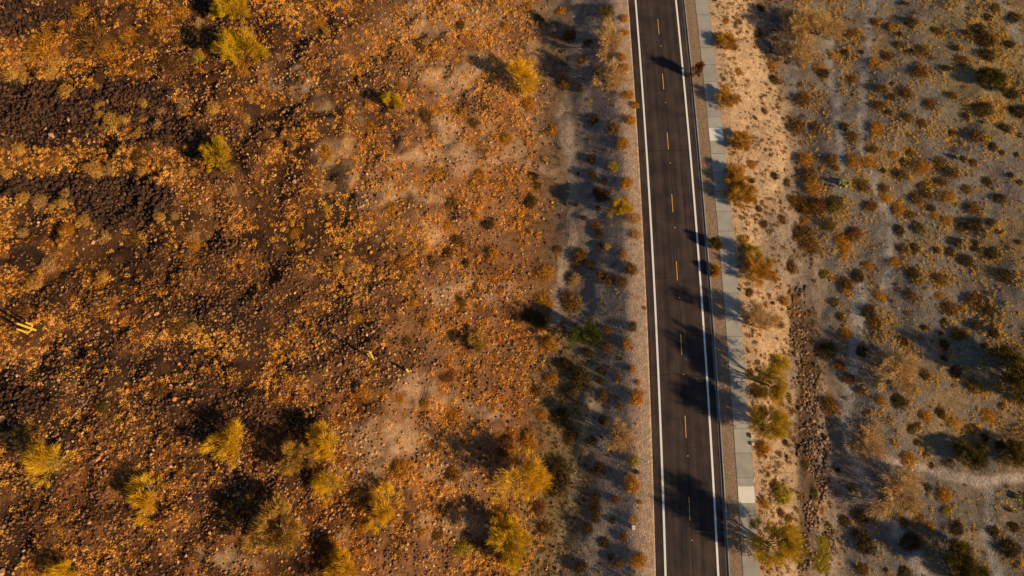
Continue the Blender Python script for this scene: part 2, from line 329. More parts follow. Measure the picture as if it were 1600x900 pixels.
# seam and cracks in the asphalt
def ribbon(name, P, wd, mat, dz=.003):
    V, Fr = [], []
    for i, (dd, y) in enumerate(P):
        a = P[max(0, i - 1)]; b = P[min(len(P) - 1, i + 1)]; t = np.array([b[0] - a[0], b[1] - a[1]]); t /= max(1e-6, np.hypot(*t))
        nn = np.array([-t[1], t[0]]) * wd / 2
        for s in (-1, 1):
            q = dd + s * nn[0]; yy = y + s * nn[1]; V.append((float(road_x(yy)) + q, yy, crown(q) - .005 + dz))
        if i: k = 2 * i; Fr.append((k - 2, k - 1, k + 1, k))
    return V, Fr
CV, CF = [], []
def add_crack(P, wd):
    v, f_ = ribbon('', P, wd, None); o = len(CV); CV.extend(v); CF.extend([tuple(i + o for i in q) for q in f_])
r1 = random.Random(3)
add_crack([(.16 + r1.uniform(-.02, .02), y) for y in np.arange(-60, 160, 1.5)], .10)
for (pa, da, db) in ((52, -5.1, 4.9), (143, -5.1, 0), (180, 0, 4.9), (237, -5.1, 4.9), (340, -5.1, 0), (426, 0, 3.8), (434, -5.1, 0), (486, -5.1, -1), (587, -5.1, 4.9), (757, -5.1, 0), (827, 0, 4.9), (700, 0, 4.9), (100, -5.1, 4.9), (290, .1, 4.9), (655, -5.1, 0)):
    y0 = yl(pa); jog = 0; P = []
    for dd in np.arange(da, db, .35):
        jog += r1.uniform(-.09, .09); P.append((dd, y0 + jog))
    add_crack(P, .10 if pa in (587, 237, 757, 827, 434) else .055)
pts = []
for (a, b) in ((1071, 640), (1076, 634), (1081, 626), (1087, 618), (1094, 611)):
    X_, Y_, _ = ground_at(a, b); pts.append((float(X_ - road_x(Y_)), float(Y_)))
add_crack(pts[::-1], .04)
tag(mesh_obj('road_cracks', CV, CF, TAR), kind='structure')

# ------------------------------------------------------------------ building blocks for rocks and plants
def icosphere(sub):
    t = (1 + 5 ** .5) / 2
    V = [(-1, t, 0), (1, t, 0), (-1, -t, 0), (1, -t, 0), (0, -1, t), (0, 1, t), (0, -1, -t), (0, 1, -t), (t, 0, -1), (t, 0, 1), (-t, 0, -1), (-t, 0, 1)]
    Ft = [(0, 11, 5), (0, 5, 1), (0, 1, 7), (0, 7, 10), (0, 10, 11), (1, 5, 9), (5, 11, 4), (11, 10, 2), (10, 7, 6), (7, 1, 8), (3, 9, 4), (3, 4, 2), (3, 2, 6), (3, 6, 8), (3, 8, 9), (4, 9, 5), (2, 4, 11), (6, 2, 10), (8, 6, 7), (9, 8, 1)]
    V = [np.array(v, float) / np.linalg.norm(v) for v in V]
    for _ in range(sub):
        cache = {}; N = []
        def mid(a, b):
            k = (min(a, b), max(a, b))
            if k not in cache: m = V[a] + V[b]; V.append(m / np.linalg.norm(m)); cache[k] = len(V) - 1
            return cache[k]
        for a, b, c in Ft: ab, bc, ca = mid(a, b), mid(b, c), mid(c, a); N += [(a, ab, ca), (b, bc, ab), (c, ca, bc), (ab, bc, ca)]
        Ft = N
    return np.array(V), np.array(Ft)
def rock_shape(sub, seed):
    r = np.random.default_rng(seed); V, Fk = icosphere(sub)
    for k in range(7):                                                # chop with random planes: angular stone
        nrm = r.normal(size=3); nrm /= np.linalg.norm(nrm); dd = r.uniform(.55, .85); s = V @ nrm; V = V - np.clip(s - dd, 0, None)[:, None] * nrm
    V = V * r.uniform(.75, 1.25, 3) * np.array([1, 1, .75]); V += r.normal(size=V.shape) * .03
    return V, Fk
def scatter(name, protos, x, y, z, s, mat, tint, squash=None, label=None, cat=None, kind='stuff'):
    """one merged mesh of many loose pieces nobody would count"""
    n = len(x); which = rng.integers(0, len(protos), n); ang = rng.uniform(0, 2 * np.pi, n); VV, FF, TT = [], [], []; off = 0
    for p, pr in enumerate(protos):
        V, Fp = pr[0], pr[1]; pt = pr[2] if len(pr) > 2 else np.zeros(len(V))
        i = np.where(which == p)[0]
        if not len(i): continue
        c, sn = np.cos(ang[i])[:, None], np.sin(ang[i])[:, None]; S = s[i][:, None]
        Z = V[None, :, 2] * S * (1 if squash is None else squash[i][:, None])
        P3 = np.stack([x[i][:, None] + (V[None, :, 0] * c - V[None, :, 1] * sn) * S, y[i][:, None] + (V[None, :, 0] * sn + V[None, :, 1] * c) * S, z[i][:, None] + Z], -1)
        VV.append(P3.reshape(-1, 3)); FF.append((Fp[None] + (off + np.arange(len(i)) * len(V))[:, None, None]).reshape(-1, 3)); off += len(i) * len(V)
        TT.append(np.clip(tint[i][:, None] + pt[None], 0, 1).ravel())
    o = mesh_obj(name, np.concatenate(VV), np.concatenate(FF), mat, tint=np.concatenate(TT)); tag(o, label, cat, kind=kind); return o
def tuft(seed, n, spread, wd, up=(.35, 1.0), curl=.15, base=.15):
    """n thin blades fanning out of a base: unit radius"""
    r = np.random.default_rng(seed); a = r.uniform(0, 2 * np.pi, n); el = np.arcsin(r.uniform(up[0], up[1], n)); ln = r.uniform(.6, 1.05, n)
    bx, by = r.normal(size=n) * base, r.normal(size=n) * base
    dx, dy, dz = np.cos(a) * np.cos(el) * spread, np.sin(a) * np.cos(el) * spread, np.sin(el)
    px_, py_ = -np.sin(a), np.cos(a); tw = r.uniform(-1, 1, n)
    B = np.stack([bx, by, np.zeros(n)], -1); W_ = np.stack([px_, py_, tw * .8], -1) * (wd * r.uniform(.6, 1.4, n))[:, None]
    T = B + np.stack([dx, dy, dz], -1) * ln[:, None] + r.normal(size=(n, 3)) * curl * .3
    s = r.uniform(.1, .45, n)[:, None]; Q = B + (T - B) * s
    V = np.stack([Q - W_, Q + W_, T], 1).reshape(-1, 3); Fk = np.arange(n * 3).reshape(-1, 3)
    return V, Fk, np.repeat(r.uniform(-.22, .22, n), 3)
def dome(seed, n, ln, wd, h=.8, fill=.45, lumps=6):
    """rounded shrub: short twigs standing out all over a lumpy dome, unit radius"""
    r = np.random.default_rng(seed); u = r.normal(size=(n, 3)); u /= np.linalg.norm(u, axis=1)[:, None]; u[:, 2] = np.abs(u[:, 2]) * .95 + .03
    L = r.normal(size=(lumps, 3)); L /= np.linalg.norm(L, axis=1)[:, None]; L[:, 2] = np.abs(L[:, 2])
    lump = .5 + .5 * np.max(np.clip(u @ L.T, 0, 1) ** 4, axis=1)
    lump = lump * r.choice([.8, 1, 1, 1.12], n); rad = (fill + (1 - fill) * r.uniform(0, 1, n) ** .5) * lump
    P = u * rad[:, None]; P[:, 2] *= h
    tg = np.cross(u, r.normal(size=(n, 3))); tg /= np.linalg.norm(tg, axis=1)[:, None]
    dr = u * .55 + tg * .75 + r.normal(size=(n, 3)) * .12; dr /= np.linalg.norm(dr, axis=1)[:, None]
    sd_ = np.cross(dr, u) + r.normal(size=(n, 3)) * .3; sd_ /= np.linalg.norm(sd_, axis=1)[:, None]
    l = (ln * r.uniform(.5, 1.3, n))[:, None]; w2 = (wd * r.uniform(.6, 1.3, n))[:, None]
    V = np.stack([P - sd_ * w2, P + sd_ * w2, P + dr * l], 1).reshape(-1, 3)
    return V, np.arange(n * 3).reshape(-1, 3), np.repeat(np.clip(r.normal(.5, .2, n), 0, 1), 3)
def limb_tree(seed, n_main, spread, h, levels=3, r0=.05, curl=.2, split=(3, 4), lift=.35):
    """branching skeleton: list of (points, radii); returns tips too. Unit crown radius."""
    r = random.Random(seed); segs, tips = [], []
    def grow(p, d, ln, rad, lev):
        pts = [p]; rr = [rad]; q = p; k = 4
        for i in range(k):
            d = d + np.array([r.gauss(0, curl), r.gauss(0, curl), r.gauss(0, curl * .6) + lift * .06]); d = d / np.linalg.norm(d)
            q = q + d * ln / k; pts.append(q); rr.append(rad * (1 - .5 * (i + 1) / k))
        segs.append((pts, rr))
        if lev == 0: tips.append((q, d)); tips.append(((pts[2] + pts[3]) / 2, d)); return
        for j in range(r.randint(*split)):
            a = r.choice([2, 3, 4]); s = np.array([r.gauss(0, 1), r.gauss(0, 1), r.gauss(.15, .55)]); s /= np.linalg.norm(s)
            nd = d * .8 + s * .9; nd /= np.linalg.norm(nd); grow(pts[a], nd, ln * r.uniform(.5, .75), rr[a] * .7, lev - 1)
        grow(pts[-1], d, ln * .6, rr[-1], lev - 1)
    for m in range(n_main):
        a = 2 * math.pi * m / n_main + r.uniform(-.5, .5); e = r.uniform(.5, 1.15)
        grow(np.array([r.gauss(0, .04), r.gauss(0, .04), 0.]), np.array([math.cos(a) * spread, math.sin(a) * spread, math.sin(e) * h]) * (np.array([.15, .15, 1.]) if m == 0 and n_main > 3 else (np.array([.5, .5, 1.]) if m == 2 and n_main > 5 else 1.0)), r.uniform(.38, .52), r0, levels)
    return segs, tips
def tubes(segs, sides=3, scale=1.0):
    V, Fk = [], []
    for pts, rr in segs:
        o = len(V)
        for i, p in enumerate(pts):
            d = pts[min(i + 1, len(pts) - 1)] - pts[max(0, i - 1)]; d = d / (np.linalg.norm(d) + 1e-9)
            a = np.cross(d, (0.31, .2, .93)); a /= np.linalg.norm(a) + 1e-9; b = np.cross(d, a)
            for k in range(sides):
                t = 2 * math.pi * k / sides; V.append(p + (a * math.cos(t) + b * math.sin(t)) * rr[i] * scale)
        for i in range(len(pts) - 1):
            for k in range(sides):
                A = o + i * sides + k; B = o + i * sides + (k + 1) % sides; Fk.append((A, B, B + sides)); Fk.append((A, B + sides, A + sides))
    return np.array(V), np.array(Fk)
def sprays(tips, seed, per, ln, wd, jit=.08, droop=0.0):
    r = np.random.default_rng(seed); P = np.array([t[0] for t in tips]); Dn = np.array([t[1] for t in tips])
    P = np.repeat(P, per, 0); Dn = np.repeat(Dn, per, 0); n = len(P); tt = np.repeat(r.normal(0, .14, len(tips)), per)
    P = P + r.normal(size=(n, 3)) * jit; out = P * np.array([1, 1, .35]); out /= np.linalg.norm(out, axis=1)[:, None] + 1e-6
    d = Dn * .45 + out * .55 + r.normal(size=(n, 3)) * .27; d[:, 2] += .12 - droop; d /= np.linalg.norm(d, axis=1)[:, None]
    s = np.cross(d, r.normal(size=(n, 3))); s /= np.linalg.norm(s, axis=1)[:, None]
    l = (ln * r.uniform(.5, 1.35, n))[:, None]; w2 = (wd * r.uniform(.6, 1.4, n))[:, None]
    V = np.stack([P - s * w2, P + s * w2, P + d * l], 1).reshape(-1, 3)
    return V, np.arange(n * 3).reshape(-1, 3), np.repeat(np.clip(.5 + tt + r.normal(0, .17, n), 0, 1), 3)

# ------------------------------------------------------------------ trees
def norm_tips(segs, tips, hi=0):
    R = np.percentile([math.hypot(t[0][0], t[0][1]) for t in tips], 92); k = .86 / R
    up = lambda p: p * k + np.array([0, 0, hi * (1 - math.exp(-max(0, p[2] * k) / .1))])
    return [([up(p) for p in pts], rr) for pts, rr in segs], [(up(t[0]), t[1]) for t in tips]
def make_tree(name, seed, leaf, bark, per=14, n_main=5, ln=.17, wd=.0085, spread=.8, h=1.0, levels=3, jit=.045, tsc=1.8, hi=0):
    root = empty(name); root['hi'] = hi; segs, tips = norm_tips(*limb_tree(seed, n_main, spread, h, levels), hi)
    n_tr = n_main
    V, Fk = tubes(segs, 3, .35 * tsc); mesh_obj('trunk', V, Fk, bark, root, smooth=True)
    if leaf:
        V, Fk, t = sprays(tips, seed + 1, per, ln, wd, jit); mesh_obj('crown', V, Fk, leaf, root, tint=t)
    else:
        V, Fk, t = sprays(tips, seed + 1, per, ln, wd, jit); mesh_obj('twigs', V, Fk, LEAF['twig'], root, tint=t)
    return root
used = {}; hi_done = []
def place_tree(proto, px, py, rpx, h_over_r, label, cat, group=None, rot=None):
    first = not used.get(proto.name); o = proto if first else copy_tree(proto); used[proto.name] = True
    gx, gy, gz = ground_at(px, py); rad = rpx / (FPX * ct / CAM_H) * (1 + (450 - py) / 3700)
    x, y, z = ground_at(px, py, up=rad * h_over_r * (.92 if proto['hi'] else .5))
    o.location = (float(x), float(y), float(z) - .05); o.rotation_euler = (0, 0, random.uniform(0, 6.28) if rot is None else rot)
    o.scale = (rad, rad, rad * h_over_r); tag(o, label, cat, group)
    if 'hi' in o: hi_done.append(o)
    return o
PV = [make_tree('palo_verde', 11 + i, LEAF['gold'], BARK, per=5, ln=.19, wd=.0072, n_main=nm, spread=s) for i, (nm, s) in enumerate(((5, .8), (6, .9), (4, .75), (5, 1.0)))]
PL = [make_tree('palo_verde', 31 + i, LEAF['lime'], BARK, per=11, n_main=5) for i in range(2)]
PO = [make_tree('palo_verde', 41 + i, LEAF['olive'], BARK, per=6, n_main=8, ln=.18, hi=.2, wd=.007) for i in range(3)]
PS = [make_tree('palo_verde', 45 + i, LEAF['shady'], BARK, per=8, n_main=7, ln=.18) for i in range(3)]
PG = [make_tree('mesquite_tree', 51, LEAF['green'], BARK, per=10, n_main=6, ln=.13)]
PT = [make_tree('palo_verde', 61 + i, LEAF['ochre'], BARK, per=9, n_main=5) for i in range(2)]
PA = [make_tree('mesquite_tree', 91 + i, LEAF['amber'], BARK, per=6, n_main=7, ln=.24, spread=1.1, hi=.1) for i in range(2)]
PB = [make_tree('bare_mesquite', 71 + i, None, DEADW, per=4, n_main=7, ln=.17, wd=.007, levels=3, tsc=2.6, spread=.9, jit=.03) for i in range(3)]
# px, py, radius px, prototype set, height/radius, label, landmark phrase
TREES = [
 (363, 10, 26, PL[0], 1.5, 'yellow green palo verde cut off by the top edge above the rock field', 'palo verde cut by the top edge'),
 (380, 76, 31, PL[1], 1.5, 'wide yellow green palo verde just below the one at the top edge, upper left', 'wide yellow green upper left palo verde'),
 (337, 244, 24, PL[0], 1.5, 'ragged yellow palo verde with bare branches beside the dark rock field, upper left', 'ragged palo verde beside the rocks'),
 (615, 158, 15, PL[1], 1.4, 'small round bright yellow palo verde alone on the brown hillside, upper middle', 'small round bright yellow palo verde'),
 (810, 120, 30, PV[0], 1.6, 'golden palo verde left of the road near the top with sunlit crown', 'golden palo verde near the top'),
 (970, 322, 17, PL[0], 1.3, 'compact yellow green palo verde close to the left road shoulder', 'yellow palo verde by the shoulder'),
 (80, 720, 30, PV[1], 1.5, 'golden palo verde nearest the left edge in the lower left corner area', 'golden palo verde nearest left edge'),
 (228, 780, 33, PV[2], 1.6, 'golden palo verde with darker olive half, second from the left at the bottom', 'two toned lower left palo verde'),
 (365, 690, 36, PV[3], 1.4, 'broad flat golden palo verde, topmost of the lower left trees', 'broad flat golden palo verde'),
 (460, 716, 28, PT[0], 1.4, 'dull tan palo verde with thin crown left of two yellow ones', 'dull tan palo verde'),
 (517, 690, 30, PV[0], 1.5, 'golden palo verde with split crown right of the dull tan one', 'split crown golden palo verde'),
 (515, 755, 24, PV[1], 1.4, 'small golden palo verde directly below the split crown one', 'small golden lower palo verde'),
 (600, 797, 34, PV[2], 1.5, 'golden palo verde with bright right half and long dark shadow, lower middle', 'bright sided lower middle palo verde'),
 (428, 826, 40, PT[1], 1.5, 'large sparse olive tan palo verde showing its pale limbs, lower left', 'large sparse pale limbed palo verde'),
 (540, 884, 36, PV[3], 1.5, 'golden palo verde cut off by the bottom edge, lower middle', 'palo verde cut by bottom edge'),
 (105, 888, 25, PV[0], 1.4, 'golden palo verde cut off by the bottom edge in the lower left corner', 'lower left corner palo verde'),
 (817, 750, 40, PV[1], 1.6, 'biggest brightest golden palo verde at the edge of the dark wash, lower centre', 'biggest golden palo verde'),
 (800, 848, 36, PL[1], 1.3, 'yellow palo verde just below the biggest golden one near the wash', 'palo verde below the biggest one'),
 (745, 536, 18, PT[0], 1.1, 'low dull yellow palo verde bush alone in the middle of the hillside', 'low dull yellow middle palo verde'),
 (913, 527, 25, PG[0], 1.3, 'dark green leafy mesquite standing in the shaded wash', 'dark green mesquite in the wash'),
 (1212, 590, 33, PO[0], 1.5, 'olive gold palo verde right of the sidewalk, upper of a close pair', 'upper olive palo verde pair tree'),
 (1208, 660, 29, PO[1], 1.5, 'smaller olive gold palo verde, lower of the close pair right of the sidewalk', 'lower olive palo verde pair tree'),
 (1217, 850, 38, PO[2], 1.45, 'large dark olive palo verde beside the sidewalk near the bottom edge', 'large olive palo verde near bottom'),
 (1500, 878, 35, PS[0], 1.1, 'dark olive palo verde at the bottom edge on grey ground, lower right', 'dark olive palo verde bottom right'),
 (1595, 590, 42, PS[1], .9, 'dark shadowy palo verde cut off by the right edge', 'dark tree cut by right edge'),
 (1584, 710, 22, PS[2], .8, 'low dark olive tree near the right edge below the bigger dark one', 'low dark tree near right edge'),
 (948, 60, 25, PB[0], 1.2, 'leafless tan mesquite left of the road, upper of two near the top', 'upper tan leafless mesquite'),
 (952, 118, 26, PB[1], 1.2, 'leafless pale orange mesquite left of the road, lower of two near the top', 'lower pale orange leafless mesquite'),
 (967, 680, 23, PB[2], 1.3, 'tan feathery mesquite beside the left shoulder in the lower half', 'tan feathery lower mesquite'),
 (1187, 500, 27, PB[0], 1.5, 'tan feathery bare mesquite beside the sidewalk just above the rock ditch', 'tan bare sidewalk mesquite'),
 (1248, 35, 30, PB[1], 1.2, 'upper of three brown bare mesquites clumped right of the sidewalk at the top', 'upper clumped brown mesquite'),
 (1246, 78, 27, PB[2], 1.1, 'lower of three brown bare mesquites clumped right of the sidewalk at the top', 'lower clumped brown mesquite'),
 (1288, 42, 27, PB[0], 1.1, 'rightmost of three brown bare mesquites clumped at the top', 'rightmost clumped brown mesquite'),
 (1402, 580, 38, PB[1], .7, 'wide pale bare mesquite with starburst of limbs on grassy flat, right side', 'starburst bare mesquite'),
 (1357, 690, 31, PB[2], .7, 'orange tan bare mesquite right of the rock ditch, lower right', 'orange tan bare mesquite'),
 (1402, 768, 44, PB[0], .7, 'largest brown bare mesquite of tangled limbs, lower right beside the grey trail', 'largest tangled brown mesquite'),
 (1550, 122, 22, PS[1], .7, 'low dark brown olive tree on grassy flat in the upper right corner', 'low dark upper right tree'),
 (1515, 712, 26, PS[0], .7, 'low rounded olive tree above the grey trail, right side', 'low rounded olive tree'),
 (312, 40, 13, PB[0], .6, 'small bleached grey dead bush left of the top edge palo verde', 'bleached dead bush'),
 (1135, 62, 16, PA[0], .75, 'topmost orange bushy tree against the right sidewalk edge', 'topmost orange sidewalk tree'),
 (1137, 150, 17, PA[1], .85, 'olive orange bushy tree against the sidewalk, above the new upper slab', 'olive orange sidewalk tree'),
 (1157, 217, 17, PA[0], .8, 'orange bushy tree right beside the new upper sidewalk slab', 'orange tree by the upper slab'),
 (1151, 272, 18, PA[1], .85, 'upper of two merged orange trees against the sidewalk below the new upper slab', 'upper merged orange tree'),
 (1162, 302, 22, PA[0], .85, 'lower of two merged orange trees against the sidewalk below the new upper slab', 'lower merged orange tree'),
 (1178, 394, 15, PO[2], 1.2, 'dark green tree with a white stone beside it, right of the sidewalk', 'dark green sidewalk tree'),
 (1186, 420, 22, PA[1], .85, 'orange tree touching the dark green one right of the sidewalk', 'orange tree below the green one'),
]
LAND = []
for (px, py, r, pr, hr, lab, land) in TREES:
    if pr is None: continue
    cat = 'tree'
    grp = {'palo_verde': 'palo verdes scattered over the desert', 'bare_mesquite': 'bare mesquites', 'mesquite_tree': 'leafy mesquites'}[pr.name.split('.')[0]]
    place_tree(pr, px, py, r * 1.08, hr * (.86 if px < 900 else 1.05), lab, cat, grp); LAND.append((px, py, 'the ' + land))

# ------------------------------------------------------------------ saguaros and barrel cacti
def ribbed(path, radii, ribs=12, seg=24):
    V, Fk = [], []
    for i, p in enumerate(path):
        p = np.array(p, float); d = np.array(path[min(i + 1, len(path) - 1)], float) - np.array(path[max(0, i - 1)], float); d /= np.linalg.norm(d)
        a = np.cross(d, (0.9, .1, .05)); a /= np.linalg.norm(a); b = np.cross(d, a)
        for k in range(seg):
            t = 2 * math.pi * k / seg; rr = radii[i] * (1 if k % 2 else .82); V.append(p + (a * math.cos(t) + b * math.sin(t)) * rr)
    for i in range(len(path) - 1):
        for k in range(seg):
            A = i * seg + k; B = i * seg + (k + 1) % seg; Fk.append((A, B, B + seg)); Fk.append((A, B + seg, A + seg))
    c = len(V); V.append(np.array(path[-1], float) + np.array([0, 0, radii[-1] * .4])); n = (len(path) - 1) * seg
    for k in range(seg): Fk.append((n + k, n + (k + 1) % seg, c))
    return np.array(V), np.array(Fk)
CACT = material('saguaro_skin', [(.42, .29, .03), (.66, .47, .07)], 5, .8); TIP = material('saguaro_tip', [(.62, .50, .26), (.75, .62, .36)], 5)
def column(root, name, path, rads, capname='tip'):
    o = mesh_obj(name, *ribbed(path, rads), CACT, root, smooth=False)
    p = path[-1]; mesh_obj(capname, *ribbed([(p[0], p[1], p[2] - .05), (p[0], p[1], p[2] + .1), (p[0], p[1], p[2] + .2)], [rads[-1] * 1.06, rads[-1] * .95, rads[-1] * .4]), TIP, o)
def saguaro(px, py, h, arms, label, rad=.24, lean=(0, 0)):
    x, y, z = map(float, ground_at(px, py)); t = empty('saguaro', (x, y, z - .05))
    hs = np.linspace(0, 1, 9); column(t, 'trunk', [(lean[0] * k, lean[1] * k, h * k) for k in hs], list(rad * np.array([.8, .95, 1, 1.04, 1.05, 1.04, 1, .9, .55])))
    for (az, out, z0, z1) in arms:
        c, s = math.cos(az), math.sin(az)
        P = [(c * .1, s * .1, z0), (c * out * .5, s * out * .5, z0 + .02), (c * out * .9, s * out * .9, z0 + .15), (c * out, s * out, z0 + .45)] + [(c * out, s * out, z0 + .45 + (z1 - z0 - .45) * k) for k in (.25, .5, .75, .93, 1)]
        column(t, 'arm', P, list(rad * np.array([.6, .72, .78, .8, .85, .85, .82, .7, .4])))
    tag(t, label, 'cactus', 'saguaro cacti'); return t
saguaro(56, 516, 3.9, [(math.radians(-120), .75, .9, 3.3), (math.radians(62), .55, 1.2, 2.7)], 'yellow saguaro with upright arms standing at the left edge', .17); LAND.append((50, 514, 'the three armed saguaro'))
saguaro(584, 562, 4.4, [(math.radians(150), .5, 1.2, 2.2)], 'tall slim saguaro casting a long thin shadow in mid hillside', .15, (.12, .35)); LAND.append((580, 552, 'the tall slim saguaro'))
saguaro(638, 581, 2.2, [], 'short stubby saguaro below right of the tall slim one', .2)
SPINE = material('barrel_cactus_skin', [(.42, .13, .035), (.62, .26, .07)], 4, .8)
bv = []; N = 9
prof = [(0, .22), (.1, .33), (.28, .4), (.5, .41), (.68, .34), (.78, .2), (.82, .06)]
bV, bF = ribbed([(0, 0, a) for a, _ in prof], [b for _, b in prof]); bar = None
for (px, py, s, lab) in ((102, 553, .9, 'below right of the three armed saguaro'), (281, 569, 1, 'in dark stones right of the fallen branch'), (226, 592, .9, 'left of the paler one in dark stones'),
    (200, 610, 1, 'just below left of two others, mid left'), (274, 624, 1.3, 'above the broad flat golden palo verde to its left'), (296, 628, 1, 'right of a slightly larger one, mid left'),
    (188, 505, .8, 'alone on tan brush right of the three armed saguaro'), (494, 540, .9, 'beside the long shadow of the tall saguaro'), (565, 603, 1, 'below left of the short stubby saguaro'),
    (461, 486, .9, 'in the dark rubble in the left middle'), (532, 402, 1.2, 'bright orange, in dark brush at left middle'), (580, 395, 1.2, 'pale, beside dark brush at left middle'), (156, 716, 1.1, 'between the two lower left golden trees'), (304, 742, .9, 'below left of the broad flat golden palo verde'),
    (1170, 462, .01, '')):
    if not lab: continue
    x, y, z = map(float, ground_at(px, py))
    if bar is None: o = bar = mesh_obj('barrel_cactus', bV, bF, SPINE)
    else: o = bar.copy(); COL.objects.link(o)
    o.location = (x, y, z - .05); s *= .7; o.scale = (s * .95, s * .95, s); tag(o, 'round orange barrel cactus ' + lab.replace('bright orange, ', 'brightest ').replace('pale, ', 'palest '), 'cactus', 'barrel cacti')
# prickly pears: pads
PAD = material('prickly_pear_pad', [(.22, .26, .06), (.40, .42, .12)], 4, .7)
pad_v, pad_f = icosphere(2); pad_v = pad_v * np.array([.2, .05, .26]) + np.array([0, 0, .22])
def pear(px, py, n, sc_, label, seed):
    r = random.Random(seed); x, y, z = map(float, ground_at(px, py)); t = empty('prickly_pear', (x, y, z))
    pm = None
    for k in range(n):
        if pm is None: o = pm = mesh_obj('pad', pad_v, pad_f, PAD, t, smooth=True)
        else: o = pm.copy(); COL.objects.link(o); o.parent = t
        rr = sc_ * r.uniform(.05, .75); a = r.uniform(0, 6.28); o.location = (rr * math.cos(a), rr * math.sin(a), r.uniform(0, .3) * sc_)
        o.rotation_euler = (r.uniform(-.9, .9), r.uniform(-.6, .6), r.uniform(0, 6.28)); q = r.uniform(.8, 1.3); o.scale = (q, q, q)
    tag(t, label, 'cactus', 'prickly pears'); return t
pear(1590, 779, 26, 1.1, 'pale green prickly pear on grey gravel at the right edge', 1); LAND.append((1590, 779, 'the right edge prickly pear'))
pear(1581, 798, 8, .5, 'tiny pale green prickly pear below the bigger one at the right edge', 2)
pear(1315, 288, 34, 1.3, 'yellow green prickly pear patch between dark shrubs, upper right', 3)
pear(1494, 246, 5, .4, 'tiny yellow prickly pear on grassy flat, upper right', 4)
# fallen dead branches
def dead_branch(px, py, L, az, label, seed, mat=PALEW):
    segs, tips = limb_tree(seed, 1, 1.0, .05, 3, .013, .2, (1, 2), 0.0)
    V, Fk = tubes(segs, 4, 1.0); a = math.atan2(V[:, 1].mean(), V[:, 0].mean()); c, s = math.cos(az - a), math.sin(az - a)
    V = np.stack([V[:, 0] * c - V[:, 1] * s, V[:, 0] * s + V[:, 1] * c, np.abs(V[:, 2]) * .35], -1); V = V * L / max(1e-6, np.abs(V[:, :2]).max())
    x, y, z = map(float, ground_at(px, py)); V[:, 2] += .15
    o = mesh_obj('dead_branch', V, Fk, mat); o.location = (x, y, z); tag(o, label, 'branch', 'fallen dead branches')
dead_branch(108, 655, 4.8, math.radians(70), 'long forked bleached branch lying on dark stones at left', 81)
dead_branch(540, 470, 3.2, math.radians(20), 'bare grey branch lying in dark brush in the left middle', 82)
dead_branch(690, 795, 2.4, math.radians(60), 'small bleached branch lying between the two biggest lower palo verdes', 83)
dead_branch(880, 110, 1.8, math.radians(40), 'curved pale branch lying in the wash near the top', 84)

# ------------------------------------------------------------------ shrubs, one by one
def dk(o, a, s=''):
    return [(o[0] + x / 4, o[1] + y / 4, r, k) for (x, y, r, k) in a]
d_, o_, b_, n_, g_, y_, t_, r_, e_ = 'dark', 'olive', 'brown', 'orange', 'gold', 'yellow', 'tan', 'rust', 'grey'
SH = []
SH += dk((1200, 0), [(860,15,6,d_),(530,200,10,b_),(675,130,9,b_),(830,210,6,d_),(900,130,12,d_),(1070,185,9,b_),(1240,195,7,d_),(1330,170,13,d_),(1390,230,20,d_),(1380,330,16,d_),(1520,270,10,d_),(1375,100,8,d_),(1430,40,9,o_),(1550,95,14,d_),(490,320,8,d_),(350,445,13,d_),(225,610,14,b_),(200,780,14,b_),(45,490,10,o_),(590,320,5,d_),(760,345,10,b_),(670,380,10,n_),(830,270,8,b_),(970,300,9,b_),(910,320,8,d_),(1185,295,8,d_),(1225,365,11,b_),(1125,420,9,d_),(960,440,13,b_),(1360,660,18,d_),(1540,580,14,d_),(1590,690,14,d_),(1535,685,7,d_),(530,490,10,b_),(870,570,11,b_),(720,545,9,b_),(780,520,5,d_),(780,600,7,d_),(1025,645,11,b_),(1160,590,8,b_),(760,695,7,d_),(705,650,9,b_),(885,725,10,b_),(970,765,9,b_),(1250,715,7,d_),(690,790,12,n_),(480,790,9,d_),(540,840,11,b_),(1155,825,8,d_),(1310,835,12,b_),(1490,800,11,d_),(1345,760,4,d_),(1580,840,6,d_),(300,790,8,b_),(1450,480,14,b_),(780,160,9,n_),(30,400,10,n_),(415,340,8,g_),(330,420,9,t_)])
